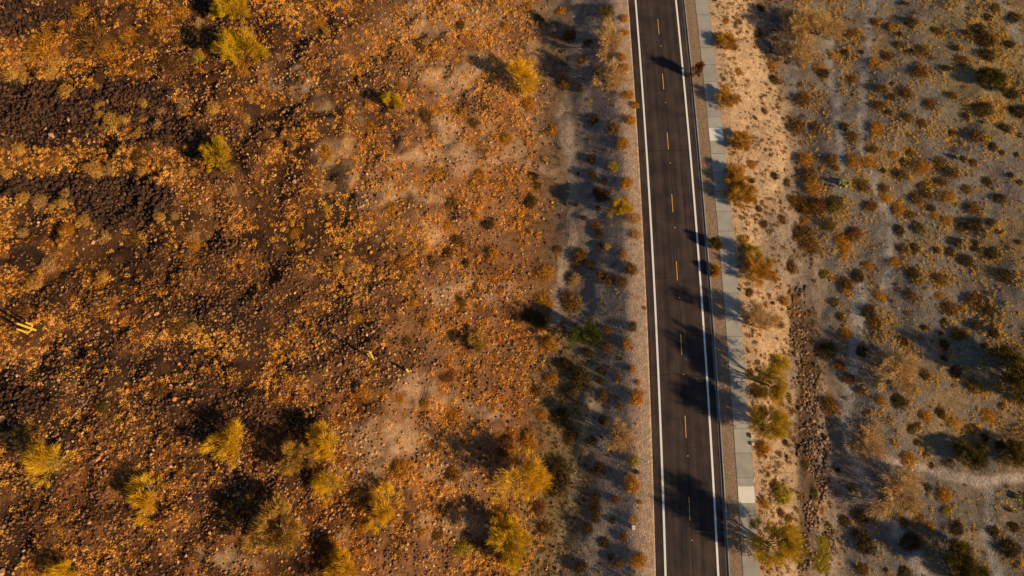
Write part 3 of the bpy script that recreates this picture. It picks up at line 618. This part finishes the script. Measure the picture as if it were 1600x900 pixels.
SH += dk((1200, 225), [(1410,10,8,d_),(1465,45,6,d_),(1560,60,6,d_),(1385,230,10,d_),(1525,190,6,d_),(1580,235,6,d_),(1460,330,11,d_),(1170,175,10,b_),(1100,235,8,b_),(1090,115,11,b_),(1225,85,7,d_),(1290,110,7,b_),(890,45,8,b_),(850,105,8,d_),(790,60,8,n_),(670,30,8,b_),(640,110,12,n_),(545,105,12,n_),(725,160,7,d_),(840,185,10,b_),(980,140,14,n_),(970,250,8,b_),(1250,275,9,b_),(600,250,14,b_),(735,270,9,b_),(740,325,10,n_),(400,95,11,b_),(430,150,6,r_),(250,95,14,n_),(270,180,14,b_),(290,260,15,n_),(160,350,14,b_),(250,380,20,b_),(320,370,14,r_),(430,370,16,o_),(650,375,12,b_),(820,400,12,n_),(940,330,13,b_),(1010,310,9,b_),(1030,400,8,d_),(1045,450,7,n_),(1140,320,10,n_),(1125,470,8,n_),(1290,390,11,b_),(1310,500,14,d_),(1405,490,9,d_),(1445,545,6,d_),(1225,520,9,b_),(1310,620,8,d_),(1300,655,7,d_),(1195,610,11,d_),(1155,675,10,d_),(1255,725,14,d_),(1410,680,12,d_),(1505,810,15,d_),(1580,610,6,d_),(950,520,11,o_),(900,440,9,b_),(830,530,10,d_),(1060,660,7,d_),(920,650,10,d_),(850,650,9,b_),(810,730,10,n_),(230,560,22,b_),(280,640,16,b_),(470,590,13,n_),(540,550,15,r_),(90,465,9,b_),(640,755,8,n_),(580,820,14,d_),(350,810,9,o_),(500,870,13,b_),(920,810,13,d_),(1080,840,11,b_),(45,195,9,d_),(120,230,7,b_),(480,640,12,n_),(480,700,9,g_),(400,500,12,o_),(240,480,9,n_),(150,760,12,b_),(30,810,8,n_)])
SH += dk((1200, 450), [(490,10,9,n_),(700,45,9,n_),(910,40,11,b_),(1080,45,8,n_),(1310,65,13,b_),(1400,140,12,d_),(1150,130,13,b_),(1110,210,8,d_),(1320,235,11,d_),(1425,280,10,d_),(1210,280,14,b_),(1085,285,5,d_),(980,245,6,d_),(1110,350,10,d_),(1110,440,8,d_),(1360,360,6,d_),(640,150,15,d_),(690,220,14,b_),(850,330,11,d_),(590,390,11,d_),(370,380,19,d_),(500,285,9,n_),(470,180,8,b_),(425,90,8,o_),(530,570,12,r_),(590,640,6,b_),(990,540,9,b_),(1185,520,12,d_),(1290,610,11,b_),(900,620,11,b_),(830,700,14,d_),(1475,735,7,b_),(1400,790,14,n_),(1090,780,12,d_),(990,795,9,n_),(620,780,6,b_),(400,730,18,b_),(450,480,9,r_),(1560,440,8,d_),(945,860,7,b_),(1285,880,7,b_),(900,875,9,d_),(105,80,9,n_),(175,65,6,n_),(80,225,7,b_),(165,150,6,n_),(1340,640,9,g_),(720,700,8,n_),(1180,840,12,g_),(240,500,10,b_),(30,90,4,d_)])
SH += dk((1200, 675), [(1360,40,8,d_),(935,65,8,d_),(985,140,6,d_),(890,170,12,n_),(1030,210,6,d_),(1135,195,7,b_),(1460,90,11,d_),(1120,400,12,n_),(1000,350,9,d_),(530,350,7,b_),(440,240,6,d_),(490,550,11,d_),(590,530,14,d_),(620,700,20,d_),(560,640,9,d_),(900,690,20,d_),(860,570,9,b_),(960,530,11,b_),(1200,600,15,d_),(1420,620,12,d_),(1550,590,11,d_),(740,490,8,y_),(740,860,5,d_),(860,880,14,d_),(600,860,10,b_),(1530,730,20,d_),(1130,490,8,y_),(825,520,4,n_),(1020,590,8,n_),(110,60,6,d_),(40,330,7,b_),(130,545,8,b_),(120,155,4,d_),(290,385,11,o_),(350,700,14,y_),(340,800,16,y_),(250,750,8,b_),(230,210,9,o_),(340,490,7,n_),(90,400,18,y_),(150,610,7,d_),(350,850,12,y_),(80,500,8,r_)])
SH += dk((800, 0), [(700,105,8,n_),(700,200,8,n_),(690,350,8,n_),(730,590,9,n_),(770,650,7,n_),(740,745,9,n_),(700,880,9,n_),(310,60,9,n_),(170,110,10,d_),(360,220,13,d_),(440,370,10,b_),(330,520,11,b_),(100,640,14,n_),(260,810,11,n_),(640,800,12,b_),(520,740,9,d_),(430,550,7,d_),(490,625,5,y_),(600,60,14,o_),(1340,130,6,n_),(1420,130,6,b_),(1390,290,8,b_),(1420,440,8,n_),(1580,690,7,b_),(1540,200,10,d_),(1560,40,8,d_),(480,260,8,d_),(100,30,9,n_),(530,450,9,d_),(700,420,9,n_),(1110,430,0,n_)])
SH += dk((800, 225), [(720,235,11,n_),(510,190,9,d_),(550,300,14,d_),(590,320,9,d_),(640,135,10,y_),(580,230,6,d_),(500,90,9,d_),(530,510,11,b_),(555,565,9,d_),(600,640,6,g_),(550,640,7,d_),(765,460,11,t_),(770,560,9,t_),(705,690,7,n_),(745,780,11,b_),(430,700,14,b_),(500,760,9,d_),(510,775,4,y_),(560,810,11,b_),(390,840,12,t_),(210,800,14,n_),(140,200,9,d_),(110,350,11,d_),(450,460,5,d_),(415,180,4,d_),(410,380,4,d_),(620,850,11,b_),(700,860,10,b_),(280,650,8,b_),(285,705,4,g_),(540,400,6,d_),(690,10,8,n_),(1390,330,10,g_),(1500,120,10,n_),(1500,230,6,d_),(1580,500,7,b_),(1560,800,9,n_),(1440,600,8,n_),(1545,400,6,b_),(1100,1000,0,n_),(160,260,8,b_)])
SH += dk((800, 450), [(200,80,15,n_),(170,190,15,d_),(110,170,12,d_),(360,80,18,b_),(760,240,9,o_),(720,345,9,n_),(600,260,8,r_),(755,505,6,n_),(570,510,8,d_),(670,560,6,r_),(560,580,8,d_),(580,670,11,b_),(660,690,5,d_),(680,740,6,b_),(785,680,14,n_),(420,550,18,d_),(340,480,13,d_),(230,350,14,n_),(570,830,10,d_),(300,800,14,d_),(600,370,9,r_),(370,640,12,d_),(340,840,9,o_),(830,125,4,n_),(1540,650,12,r_),(1500,200,9,n_),(1490,20,7,b_),(250,560,12,n_),(160,650,10,b_),(190,790,9,n_),(480,400,9,d_),(790,590,5,n_)])
SH += dk((800, 675), [(510,60,9,d_),(545,230,13,d_),(755,330,13,n_),(530,400,9,d_),(650,420,7,r_),(530,480,12,d_),(800,440,4,n_),(765,550,8,t_),(700,660,7,r_),(580,690,10,d_),(795,800,14,n_),(670,820,9,b_),(280,320,22,d_),(480,600,9,d_),(430,850,12,d_),(620,780,6,d_),(530,540,8,d_),(170,480,12,r_),(765,180,8,y_),(300,230,14,d_),(200,600,12,b_),(1575,100,13,n_),(1550,140,6,n_),(1580,450,8,n_),(100,50,14,n_),(120,90,10,n_),(360,60,9,b_),(380,20,10,d_),(630,560,6,d_),(780,250,5,d_)])
WS = dk((0, 0), [(405,565,12,g_),(290,440,12,g_),(615,650,8,g_),(885,640,8,g_),(670,750,14,g_),(765,740,11,g_),(890,745,7,g_),(980,770,8,g_),(605,540,7,g_),(860,830,9,g_),(1330,670,12,g_),(1230,350,11,y_),(1340,880,8,y_),(230,260,22,n_),(560,230,24,b_),(660,310,20,n_),(1060,400,18,b_),(850,420,13,b_),(1530,740,9,g_),(60,450,13,g_),(140,470,12,g_),(330,370,12,g_),(620,700,9,g_),(130,95,6,n_),(1130,620,8,t_),(1000,690,8,t_),(790,200,14,n_),(500,60,16,n_),(980,130,16,n_),(1110,60,15,n_),(1550,600,9,t_),(870,240,10,b_),(1500,440,12,n_),(170,350,10,g_)])
WS += dk((0, 225), [(110,30,12,g_),(25,180,9,g_),(150,205,6,g_),(560,160,14,g_),(400,305,7,g_),(240,345,12,t_),(320,370,7,g_),(380,360,8,g_),(510,480,10,g_),(655,570,10,t_),(990,450,9,g_),(1080,440,8,t_),(900,490,7,t_),(830,590,13,b_),(1100,180,10,g_),(890,165,10,g_),(1210,165,9,g_),(1280,400,10,t_),(1300,560,8,t_),(280,760,13,t_),(200,870,13,g_),(1180,570,12,t_),(1200,640,11,n_),(680,150,10,t_),(340,100,10,n_),(860,50,12,b_),(130,330,10,g_),(410,540,12,n_),(1430,280,10,t_),(130,560,10,t_),(640,830,12,g_)])
WS += dk((400, 0), [(380,120,12,n_),(650,240,7,g_),(865,315,6,g_),(1560,160,9,n_),(1280,150,9,b_),(590,660,6,g_),(690,660,7,g_),(710,800,12,n_),(1030,300,9,b_),(1060,720,12,b_),(1360,760,11,b_),(800,370,9,b_),(420,950,14,n_),(430,930,7,y_),(40,320,10,y_),(170,50,9,g_),(440,180,9,g_),(1290,700,10,n_),(1560,860,12,n_),(900,540,10,n_),(1130,330,8,n_)])
WS += dk((400, 225), [(860,130,7,g_),(820,190,7,n_),(430,390,5,y_),(1110,170,15,n_),(1400,190,13,n_),(840,400,11,n_),(1220,350,12,b_),(600,440,7,n_),(1190,500,10,n_),(1370,440,8,n_),(1260,600,13,b_),(1200,680,11,b_),(1310,740,8,d_),(1090,740,12,b_),(930,730,11,n_),(1050,660,8,g_),(880,540,8,g_),(560,600,8,g_),(760,590,7,t_),(510,770,9,g_),(590,760,10,t_),(1440,500,14,d_),(240,550,9,n_),(280,620,6,g_),(1480,690,12,n_)])
WS += dk((400, 450), [(1270,90,12,b_),(1400,130,7,n_),(1060,220,10,n_),(620,170,9,n_),(1200,550,13,r_),(660,640,9,n_),(1230,790,13,n_),(220,120,10,b_),(980,90,7,n_),(890,690,9,n_),(1240,300,10,d_),(940,330,9,b_),(1440,340,7,n_),(1060,720,8,n_)])
WS += dk((400, 675), [(900,230,15,n_),(1230,270,12,n_),(1020,630,9,n_),(1130,640,12,b_),(940,530,10,b_),(1570,50,13,r_),(1530,500,13,n_),(340,490,8,r_),(1280,730,14,y_),(1540,130,9,r_),(650,590,12,n_),(1420,700,9,b_)])
WS += [(55, 787, 8, r_), (160, 635, 9, o_), (245, 612, 12, b_), (275, 507, 12, b_), (30, 487, 13, r_), (372, 655, 6, r_), (300, 510, 8, t_), (60, 690, 7, g_)]
ALL = [s for s in SH + WS if s[2] > 0]
for o in hi_done:
    if 'hi' in o: del o['hi']
LAND += [(1157, 453, 'the pale stone beside the sidewalk'), (1088, 108, 'the reddish tree on the verge'), (1119, 382, 'the green verge bush'), (1118, 210, 'the new upper sidewalk slab'), (1166, 773, 'the new lower sidewalk slab'), (989, 824, 'the pale utility box'), (1011, 722, 'the roadside marker post')]
NEEDL = [(1262, 560, 'the rubble filled ditch bend'), (1560, 250, ''), ]
LAND += [(90, 170, 'the upper left rock field'), (190, 312, 'the second dark rock field'), (893, 330, 'the pale sandy wash'), (1290, 370, ''), (1480, 240, ''), (690, 240, 'the pale washed track')]
LAND = [l for l in LAND if l[2]]
looks = {'dark': 'dark brown shrub', 'olive': 'olive green shrub', 'brown': 'brown shrub', 'orange': 'orange brown bush', 'gold': 'pale gold brittlebush', 'yellow': 'yellow green bush', 'tan': 'tan brittlebush', 'rust': 'rust red shrub', 'grey': 'grey shrub'}
knd = {'dark': 'creosote_shrub', 'olive': 'creosote_shrub', 'brown': 'desert_shrub', 'orange': 'desert_shrub', 'gold': 'brittlebush', 'yellow': 'desert_shrub', 'tan': 'brittlebush', 'rust': 'desert_shrub', 'grey': 'desert_shrub'}
grp = {'creosote_shrub': 'dark shrubs dotted over the gravel', 'desert_shrub': 'brown and orange bushes', 'brittlebush': 'pale rounded brittlebush clumps'}
side = lambda x, y: x > 1060 + (y - 450) * .07
dirs = ['right of', 'above right of', 'above', 'above left of', 'left of', 'below left of', 'below', 'below right of']
ordn = ['nearest', 'second', 'third', 'fourth', 'fifth', 'sixth', 'seventh', 'eighth', 'ninth', 'tenth', 'eleventh', 'twelfth', 'thirteenth', 'fourteenth', 'fifteenth', 'sixteenth']
keyed = {}
for i, (x, y, r, k) in enumerate(ALL):
    L = min((l for l in LAND if side(l[0], l[1]) == side(x, y)), key=lambda l: math.hypot(l[0] - x, l[1] - y))
    a = math.degrees(math.atan2(-(y - L[1]), x - L[0])); dd = dirs[int(round(a / 45)) % 8]; sz = 'small ' if r < 8.5 else ('large ' if r > 13.5 else '')
    keyed.setdefault((sz, looks[k], dd, L[2]), []).append((math.hypot(L[0] - x, L[1] - y), i))
labels = {}
for (sz, lk, dd, ln_), v in keyed.items():
    v.sort()
    for q, (_, i) in enumerate(v): labels[i] = f"{ordn[q] + ' ' if len(v) > 1 else ''}{sz}{lk} {dd} {ln_}"
DOMES = [dome(100 + i, 900, .34, .027, h=.8) for i in range(3)]; SPRAWL = [dome(120 + i, 800, .46, .024, h=.8, fill=.25) for i in range(3)]
proto = {}
def shrub_mesh(k, v):
    if (k, v) not in proto:
        src = (SPRAWL if k in ('tan', 'brown', 'orange', 'yellow') else DOMES)[v]
        o = mesh_obj(knd[k], src[0], src[1], SHM[k], tint=src[2]); proto[(k, v)] = o; return o
    o = proto[(k, v)].copy(); COL.objects.link(o); return o
for i, (px, py, r, k) in enumerate(ALL):
    rad = r / (FPX * ct / CAM_H) * (1 + (450 - py) / 3700) * (1.0 if px > 1230 and k == 'dark' else 1.12)
    x, y, z = map(float, ground_at(px, py, up=rad * .4)); o = shrub_mesh(k, i % 3)
    o.location = (x, y, z - .04); o.rotation_euler = (0, 0, random.uniform(0, 6.28)); hh = random.uniform(.5, .8) * (.8 if px > 1230 else 1)
    o.scale = (rad * random.uniform(.9, 1.12), rad * random.uniform(.9, 1.12), rad * hh); tag(o, labels[i], 'shrub', grp[knd[k]])

# shrubs growing on the gravel verge beside the kerb
def verge_bush(px, py, r, h, mat, name, label, cat, seed):
    x, y, z = map(float, ground_at(px, py, up=h * .6)); rad = r / 9.3; t = empty(name, (x, y, .1))
    segs, tips = norm_tips(*limb_tree(seed, 6, .7, 1.2, 2)); segs = [([p * np.array([rad, rad, h]) for p in pts], rr) for pts, rr in segs]; tips = [(p * np.array([rad, rad, h]), d) for p, d in tips]
    V, Fk = tubes(segs, 3, .5); mesh_obj('trunk', V, Fk, DEADW, t); V, Fk, tt = sprays(tips, seed, 34, .34, .016, .12); mesh_obj('crown', V, Fk, mat, t, tint=tt); tag(t, label, cat)
verge_bush(1090, 108, 9, 3.4, SHM['rust'], 'verge_tree', 'reddish brown small tree on the gravel verge casting a long shadow over the road', 'tree', 5)
verge_bush(1119, 382, 9, 1.6, SHM['olive'], 'verge_bush', 'green bush spilling over the gravel verge beside the kerb', 'bush', 6)
verge_bush(1118, 423, 8, 1.0, SHM['orange'], 'verge_bush', 'low orange bush on the gravel verge below the green one', 'bush', 7)

# ------------------------------------------------------------------ small things beside the road
BOXM = material('pale_box', [(.5, .48, .42), (.66, .63, .56)], 3, .7)
def chamfer_box(sx, sy, sz, c=.04):
    V = []
    for z, k in ((0, 0), (sz - c, 0), (sz, c)):
        for (a, b) in ((-1, -1), (1, -1), (1, 1), (-1, 1)): V.append((a * (sx / 2 - k), b * (sy / 2 - k), z))
    Fk = [(0, 1, 5, 4), (1, 2, 6, 5), (2, 3, 7, 6), (3, 0, 4, 7), (4, 5, 9, 8), (5, 6, 10, 9), (6, 7, 11, 10), (7, 4, 8, 11), (8, 9, 10, 11)]
    return V, Fk
def ubox(px, py, s, label, rz=0):
    x, y, z = map(float, ground_at(px, py)); t = empty('utility_box', (x, y, z)); t.rotation_euler.z = rz
    mesh_obj('box', *chamfer_box(*s), BOXM, t); o = mesh_obj('lid', *chamfer_box(s[0] * 1.1, s[1] * 1.1, .06, .02), BOXM, t); o.location.z = s[2] + .002; tag(t, label, 'utility box', 'pale utility boxes')
ubox(989, 824, (.42, .58, .4), 'pale utility box on the left road shoulder near the bottom')
ubox(1174.5, 682, (.42, .55, .35), 'upper of two pale utility boxes against the right sidewalk edge')
ubox(1175.5, 694, (.4, .42, .3), 'lower of two pale utility boxes against the right sidewalk edge')
x, y, z = map(float, ground_at(1011, 722)); t = empty('marker_post', (x, y, z))
mesh_obj('post', *ribbed([(0, 0, 0), (0, 0, .6), (0, 0, 1.15)], [.045, .045, .045], seg=8), DEADW, t); o = mesh_obj('cap', *chamfer_box(.26, .22, .12, .02), BOXM, t); o.location.z = 1.13
tag(t, 'short marker post with pale cap on the left shoulder beside the yellow green bush', 'post')
rp = None; REF = material('reflector_plastic', [(.6, .5, .25), (.75, .65, .35)], 5, .4)
for q, v in enumerate([80.9, 68.9, 56.8, 44.6, 32.2, 19.5, 6.9, -5.2]):
    if rp is None: o = rp = mesh_obj('road_reflector', *chamfer_box(.14, .14, .03, .01), REF)
    else: o = rp.copy(); COL.objects.link(o)
    o.location = (float(road_x(v)) + .16, v, crown(.16)); tag(o, 'tiny square reflector stuck on the dark centre seam midway between two yellow dashes', 'road reflector', 'reflectors along the centre seam')

# ------------------------------------------------------------------ boulders
RS = [rock_shape(2, 200 + i) for i in range(6)]; RP = {}
def boulder(name, x, y, s, mat, label, group, v=None):
    v = random.randrange(6) if v is None else v; k = (name, mat.name, v); z = float(terrain(x, y))
    if k in RP: o = RP[k].copy(); COL.objects.link(o)
    else: o = RP[k] = mesh_obj(name, RS[v][0], RS[v][1], mat)
    o.location = (x, y, z + s * .25); o.scale = (s, s, s); o.rotation_euler = (random.uniform(-.3, .3), random.uniform(-.3, .3), random.uniform(0, 6.28)); tag(o, label, 'rock', group); return o
SPEC = [(81, 213, .62, 'pale flat boulder at the lower side of the upper left rock field'), (73, 202, .5, 'reddish tan boulder just above the pale flat one, upper left'), (109, 187, .5, 'tan boulder in the middle of the upper left rock field'), (1168, 383, .4, 'white stone beside the dark bush right of the sidewalk'), (1157, 453, .42, 'pale squarish stone at the right sidewalk edge'), (146, 379, .45, 'isolated pale stone on dark soil in the left middle'), (190, 381, .4, 'small bright stone near the orange brush, left middle'), (461, 284, .5, 'white stone at the edge of the dark gully, upper middle'), (11, 587, .5, 'pale stone near the left edge below the saguaro'), (3, 655, .7, 'large tan boulder cut off by the left edge'), (548, 103, .4, 'white stone on the hillside between two palo verdes'), (1291, 700, .45, 'white stone on the right bank of the rubble ditch'), (5, 894, .6, 'yellowish boulder in the bottom left corner'), (670, 870, .4, 'white stone in dark brush near the bottom')]
for (px, py, s, lab) in SPEC:
    x, y, z = map(float, ground_at(px, py)); boulder('boulder', x, y, s * .9, ROCKT, lab, None)
W_ROCKS = (('dark basalt boulder among the black stones of the upper left rock field', 'boulders of the upper left rock field', ROCKY[:3] + ROCKY[6:7], 110), ('dark basalt boulder among black stones of the second rock field, left side', 'boulders of the second rock field', ROCKY[3:6], 80))
def pick(Ls, n, lo, hi, seed):
    r = np.random.default_rng(seed); out = []
    while len(out) < n:
        L = Ls[r.integers(0, len(Ls))]; a, q = r.uniform(0, 6.28), r.uniform(0, 1) ** .5; out.append((L[0] + L[2] * q * math.cos(a), L[1] + L[3] * q * math.sin(a), lo + (hi - lo) * r.uniform() ** 1.5))
    return out
for lab, gp, Ls, n in W_ROCKS:
    for (px, py, s) in pick(Ls, n, .40, .66, n): x, y, z = ground_at(px, py); boulder('boulder', float(x), float(y), s, ROCKI, lab, gp)
ditch = [(1246, 475, 11, 26), (1250, 540, 11, 36), (1261, 595, 16, 26), (1268, 625, 12, 20), (1258, 655, 12, 26), (1262, 705, 17, 28), (1288, 695, 6, 40), (1282, 755, 10, 30), (1270, 805, 14, 26), (1262, 862, 15, 30), (1292, 855, 7, 40)]
RIPI = material('riprap_boulder', [(.10, .07, .055), (.26, .17, .12), (.48, .34, .24)], 2.5, .9, bump=(6, .05))
for (px, py, s) in pick(ditch, 90, .26, .46, 5): x, y, z = ground_at(px, py); boulder('ditch_boulder', float(x), float(y), s, RIPI, 'angular stone in the rubble filled ditch right of the road', 'stones of the rubble ditch')

# ------------------------------------------------------------------ stuff nobody could count
def spread_pts(n, d0, d1, dens, y0=-34, y1=128):
    d = rng.uniform(d0, d1, n); y = rng.uniform(y0, y1, n); x = road_x(y) + d; z = terrain(x, y); px, py = photo_px(x, y, z)
    k = rng.uniform(0, 1, n) < dens(x, y, d, px, py); return x[k], y[k], z[k], px[k], py[k], d[k]
PEBS = [rock_shape(0, 300 + i) for i in range(5)]
# stones of the western hillside
def dW(x, y, d, px, py):
    r = ell(px, py, ROCKY); q = ell(px, py, PALE); n = sstep(.38, .62, fbm(x, y, 6, 3, 81)); west = 1 - sstep(500, 900, px)
    return np.clip(np.maximum(r * 1.0, np.clip((.12 + .5 * n) * (.35 + .65 * west) + .5 * ell(px, py, HALF) * n + .45 * ell(px, py, RED), 0, .9)) * (1 - .35 * q) * sstep(-17, -24, d), 0, 1)
x, y, z, px, py, d = spread_pts(170000, -150, -17, dW); n = len(x); rk = ell(px, py, ROCKY)
s = (.12 + .18 * rng.uniform(0, 1, n) ** 2.2) * (1 + .35 * rk)
scatter('rubble', PEBS, x, y, z + s * .3, s, ROCKD, np.clip(rng.beta(1.5, 2.2, n) * (1 - .5 * np.clip(rk * 1.4, 0, 1)) * (1 - .3 * ell(px, py, HALF)) + (.14 + .25 * ell(px, py, PALE)) * (1 - rk) + (rng.uniform(0, 1, n) > .985) * .5, 0, 1))
# gravel of embankment, wash and eastern flat
def dG(x, y, d, px, py):
    n = fbm(x, y, 5, 3, 85); return np.clip((sstep(-8.5, -10, d) * sstep(-23, -18, d) * .30 + sstep(20, 26, d) * (.10 + .55 * sstep(.5, .68, n)) + sstep(10, 11, d) * (d < 22) * .16 + (d < -22) * .22), 0, 1)
x, y, z, px, py, d = spread_pts(90000, -110, 110, lambda x, y, d, px, py: dG(x, y, d, px, py) * ((d < -6) | (d > 10.2)))
n = len(x); scatter('gravel', PEBS, x, y, z, .035 + .07 * rng.uniform(0, 1, n) ** 4, PEB, rng.beta(1.3, 3.2, n))
x, y, z, px, py, d = spread_pts(45000, 15, 36, lambda x, y, d, px, py: ell(px + (fbm(x, y, 4, 2, 109) - .5) * 26, py, [(a, b, c * 1.15, e * 1.1) for a, b, c, e in ditch]) * sstep(.3, .5, fbm(x, y, 2.5, 2, 110))); n = len(x)
s = .12 + .2 * rng.uniform(0, 1, n) ** 1.6; scatter('ditch_rubble', PEBS, x, y, z + s * .3, s, RIP, rng.beta(1.4, 2.2, n))
# dry brush of the hillside
TU = [tuft(400 + i, 26, 1.1, .08, (.15, .9)) for i in range(4)]; TD = [dome(420 + i, 46, .5, .11, h=.75, fill=.4) for i in range(4)]
def dB(x, y, d, px, py):
    n = sstep(.43, .58, fbm(x, y, 4, 3, 91)); q = ell(px, py, PALE); r = ell(px, py, ROCKY)
    return np.clip((.20 + .95 * n) * (1 - .5 * ell(px, py, RED)) * (1 - .55 * ell(px, py, HALF)) * (1 - .45 * q) * (1 - .97 * np.clip(r * 1.5, 0, 1)) * sstep(-20, -26, d + (fbm(x, y, 5, 2, 99) - .5) * 6), 0, 1)
x, y, z, px, py, d = spread_pts(135000, -150, -18, lambda *a: np.clip(dB(*a) + ell(a[3], a[4], [(130, 248, 170, 18), (60, 80, 120, 28)]), 0, 1)); n = len(x)
tn = np.clip(.42 + (fbm(x, y, 12, 3, 95) - .5) * 1.3 + rng.normal(0, .16, n), 0, .9); s = .16 + .46 * rng.uniform(0, 1, n) ** 2.4
scatter('dry_brush', TU + TD, x, y, z - .02, s, GRASSW, tn, squash=rng.uniform(.6, 1.1, n))
TF = [tuft(480 + i, 12, 1.0, .13, (.1, .8)) for i in range(4)]
x, y, z, px, py, d = spread_pts(90000, -140, -20, lambda x, y, d, px, py: (.2 + .8 * sstep(.43, .58, fbm(x, y, 4, 3, 91))) * (1 - .95 * np.clip(ell(px, py, ROCKY) * 1.4, 0, 1)) * sstep(-20, -26, d)); n = len(x)
scatter('fine_dry_grass', TF, x, y, z - .02, .10 + .16 * rng.uniform(0, 1, n), GRASSW, np.clip(.3 + (fbm(x, y, 8, 2, 115) - .5) + rng.normal(0, .15, n), 0, .85), squash=rng.uniform(.4, 1.0, n))
# wash bottom and embankment weeds
def dE(x, y, d, px, py):
    g1 = ell(px, py, [(880, 620, 40, 170), (855, 830, 60, 90), (900, 700, 30, 120), (925, 540, 50, 60)]); n = sstep(.45, .62, fbm(x, y, 3, 3, 93))
    return np.clip(.34 * n + g1 * .8, 0, 1) * sstep(-7.8, -9.5, d) * (1 - .9 * line(px, py, TRACKS[0][0], 16))
x, y, z, px, py, d = spread_pts(15000, -28, -8, dE); n = len(x)
scatter('ground_cover', TU + TD, x, y, z - .02, .14 + .3 * rng.uniform(0, 1, n) ** 1.5, SHM['olive'], np.clip(rng.normal(.25, .2, n), 0, 1), squash=rng.uniform(.4, .9, n))
# tiny bursage on the sandy bank right of the sidewalk and along the left shoulder
x, y, z, px, py, d = spread_pts(9500, 10.4, 24, lambda x, y, d, px, py: .25 + .5 * sstep(.45, .65, fbm(x, y, 4, 2, 97))); n = len(x)
s = .12 + .42 * rng.uniform(0, 1, n) ** 2.4; scatter('bursage_scrub', TD, x, y, z - .02, s, SHM['brown'], np.clip(rng.normal(.4, .3, n), 0, 1), squash=rng.uniform(.7, 1.1, n))
x, y, z, px, py, d = spread_pts(700, -10.5, -6.8, lambda x, y, d, px, py: .2 + .7 * sstep(-8, -10, d)); n = len(x)
scatter('shoulder_weeds', TD, x, y, z - .02, .10 + .2 * rng.uniform(0, 1, n) ** 2, SHM['orange'], np.clip(rng.normal(.5, .25, n), 0, 1))
x, y, z, px, py, d = spread_pts(3800, 24, 115, lambda x, y, d, px, py: .1 + .7 * sstep(.42, .6, fbm(x, y, 6, 2, 107))); n = len(x)
scatter('low_scrub', [dome(460 + i, 150, .4, .05, h=.7) for i in range(3)], x, y, z - .02, .18 + .34 * rng.uniform(0, 1, n) ** 1.8, SHM['brown'], np.clip(rng.normal(.4, .25, n), 0, 1))
# golden dry grass of the eastern flat, thickest on the sunny side of each shrub
SX = np.array([(s_[0], s_[1], s_[2]) for s_ in ALL if s_[0] > 1240])
def dGr(x, y, d, px, py):
    n = sstep(.50, .63, fbm(x, y, 8, 3, 87) * .45 + fbm(x, y, 2.6, 3, 88) * .55); m = np.zeros_like(px)
    for (a, b, r) in SX: m = np.maximum(m, 1 - sstep(.5, 1.3, np.hypot(px - a - r * .7, py - b - r * .6) / (r * 1.15)))
    path = np.zeros_like(px)
    for pts, wd, _, _a in TRACKS[5:]: path = np.maximum(path, line(px, py, pts, wd * 1.4))
    shade = 1 - .55 * sstep(650, 850, py)
    return np.clip((.07 + .60 * n + .66 * m) * (1 - .9 * path) * sstep(22, 29, d) * shade, 0, 1)
x, y, z, px, py, d = spread_pts(190000, 20, 115, dGr); n = len(x)
TG = [tuft(440 + i, 22, .9, .10, (.2, .95)) for i in range(3)] + [dome(450 + i, 30, .5, .13, h=.8, fill=.5) for i in range(3)]
scatter('dry_grass', TG, x, y, z - .02, .10 + .30 * rng.uniform(0, 1, n) ** 2.2, GRASSE, np.clip(.5 + (fbm(x, y, 8, 2, 89) - .5) * .8 + rng.normal(0, .18, n), 0, 1))
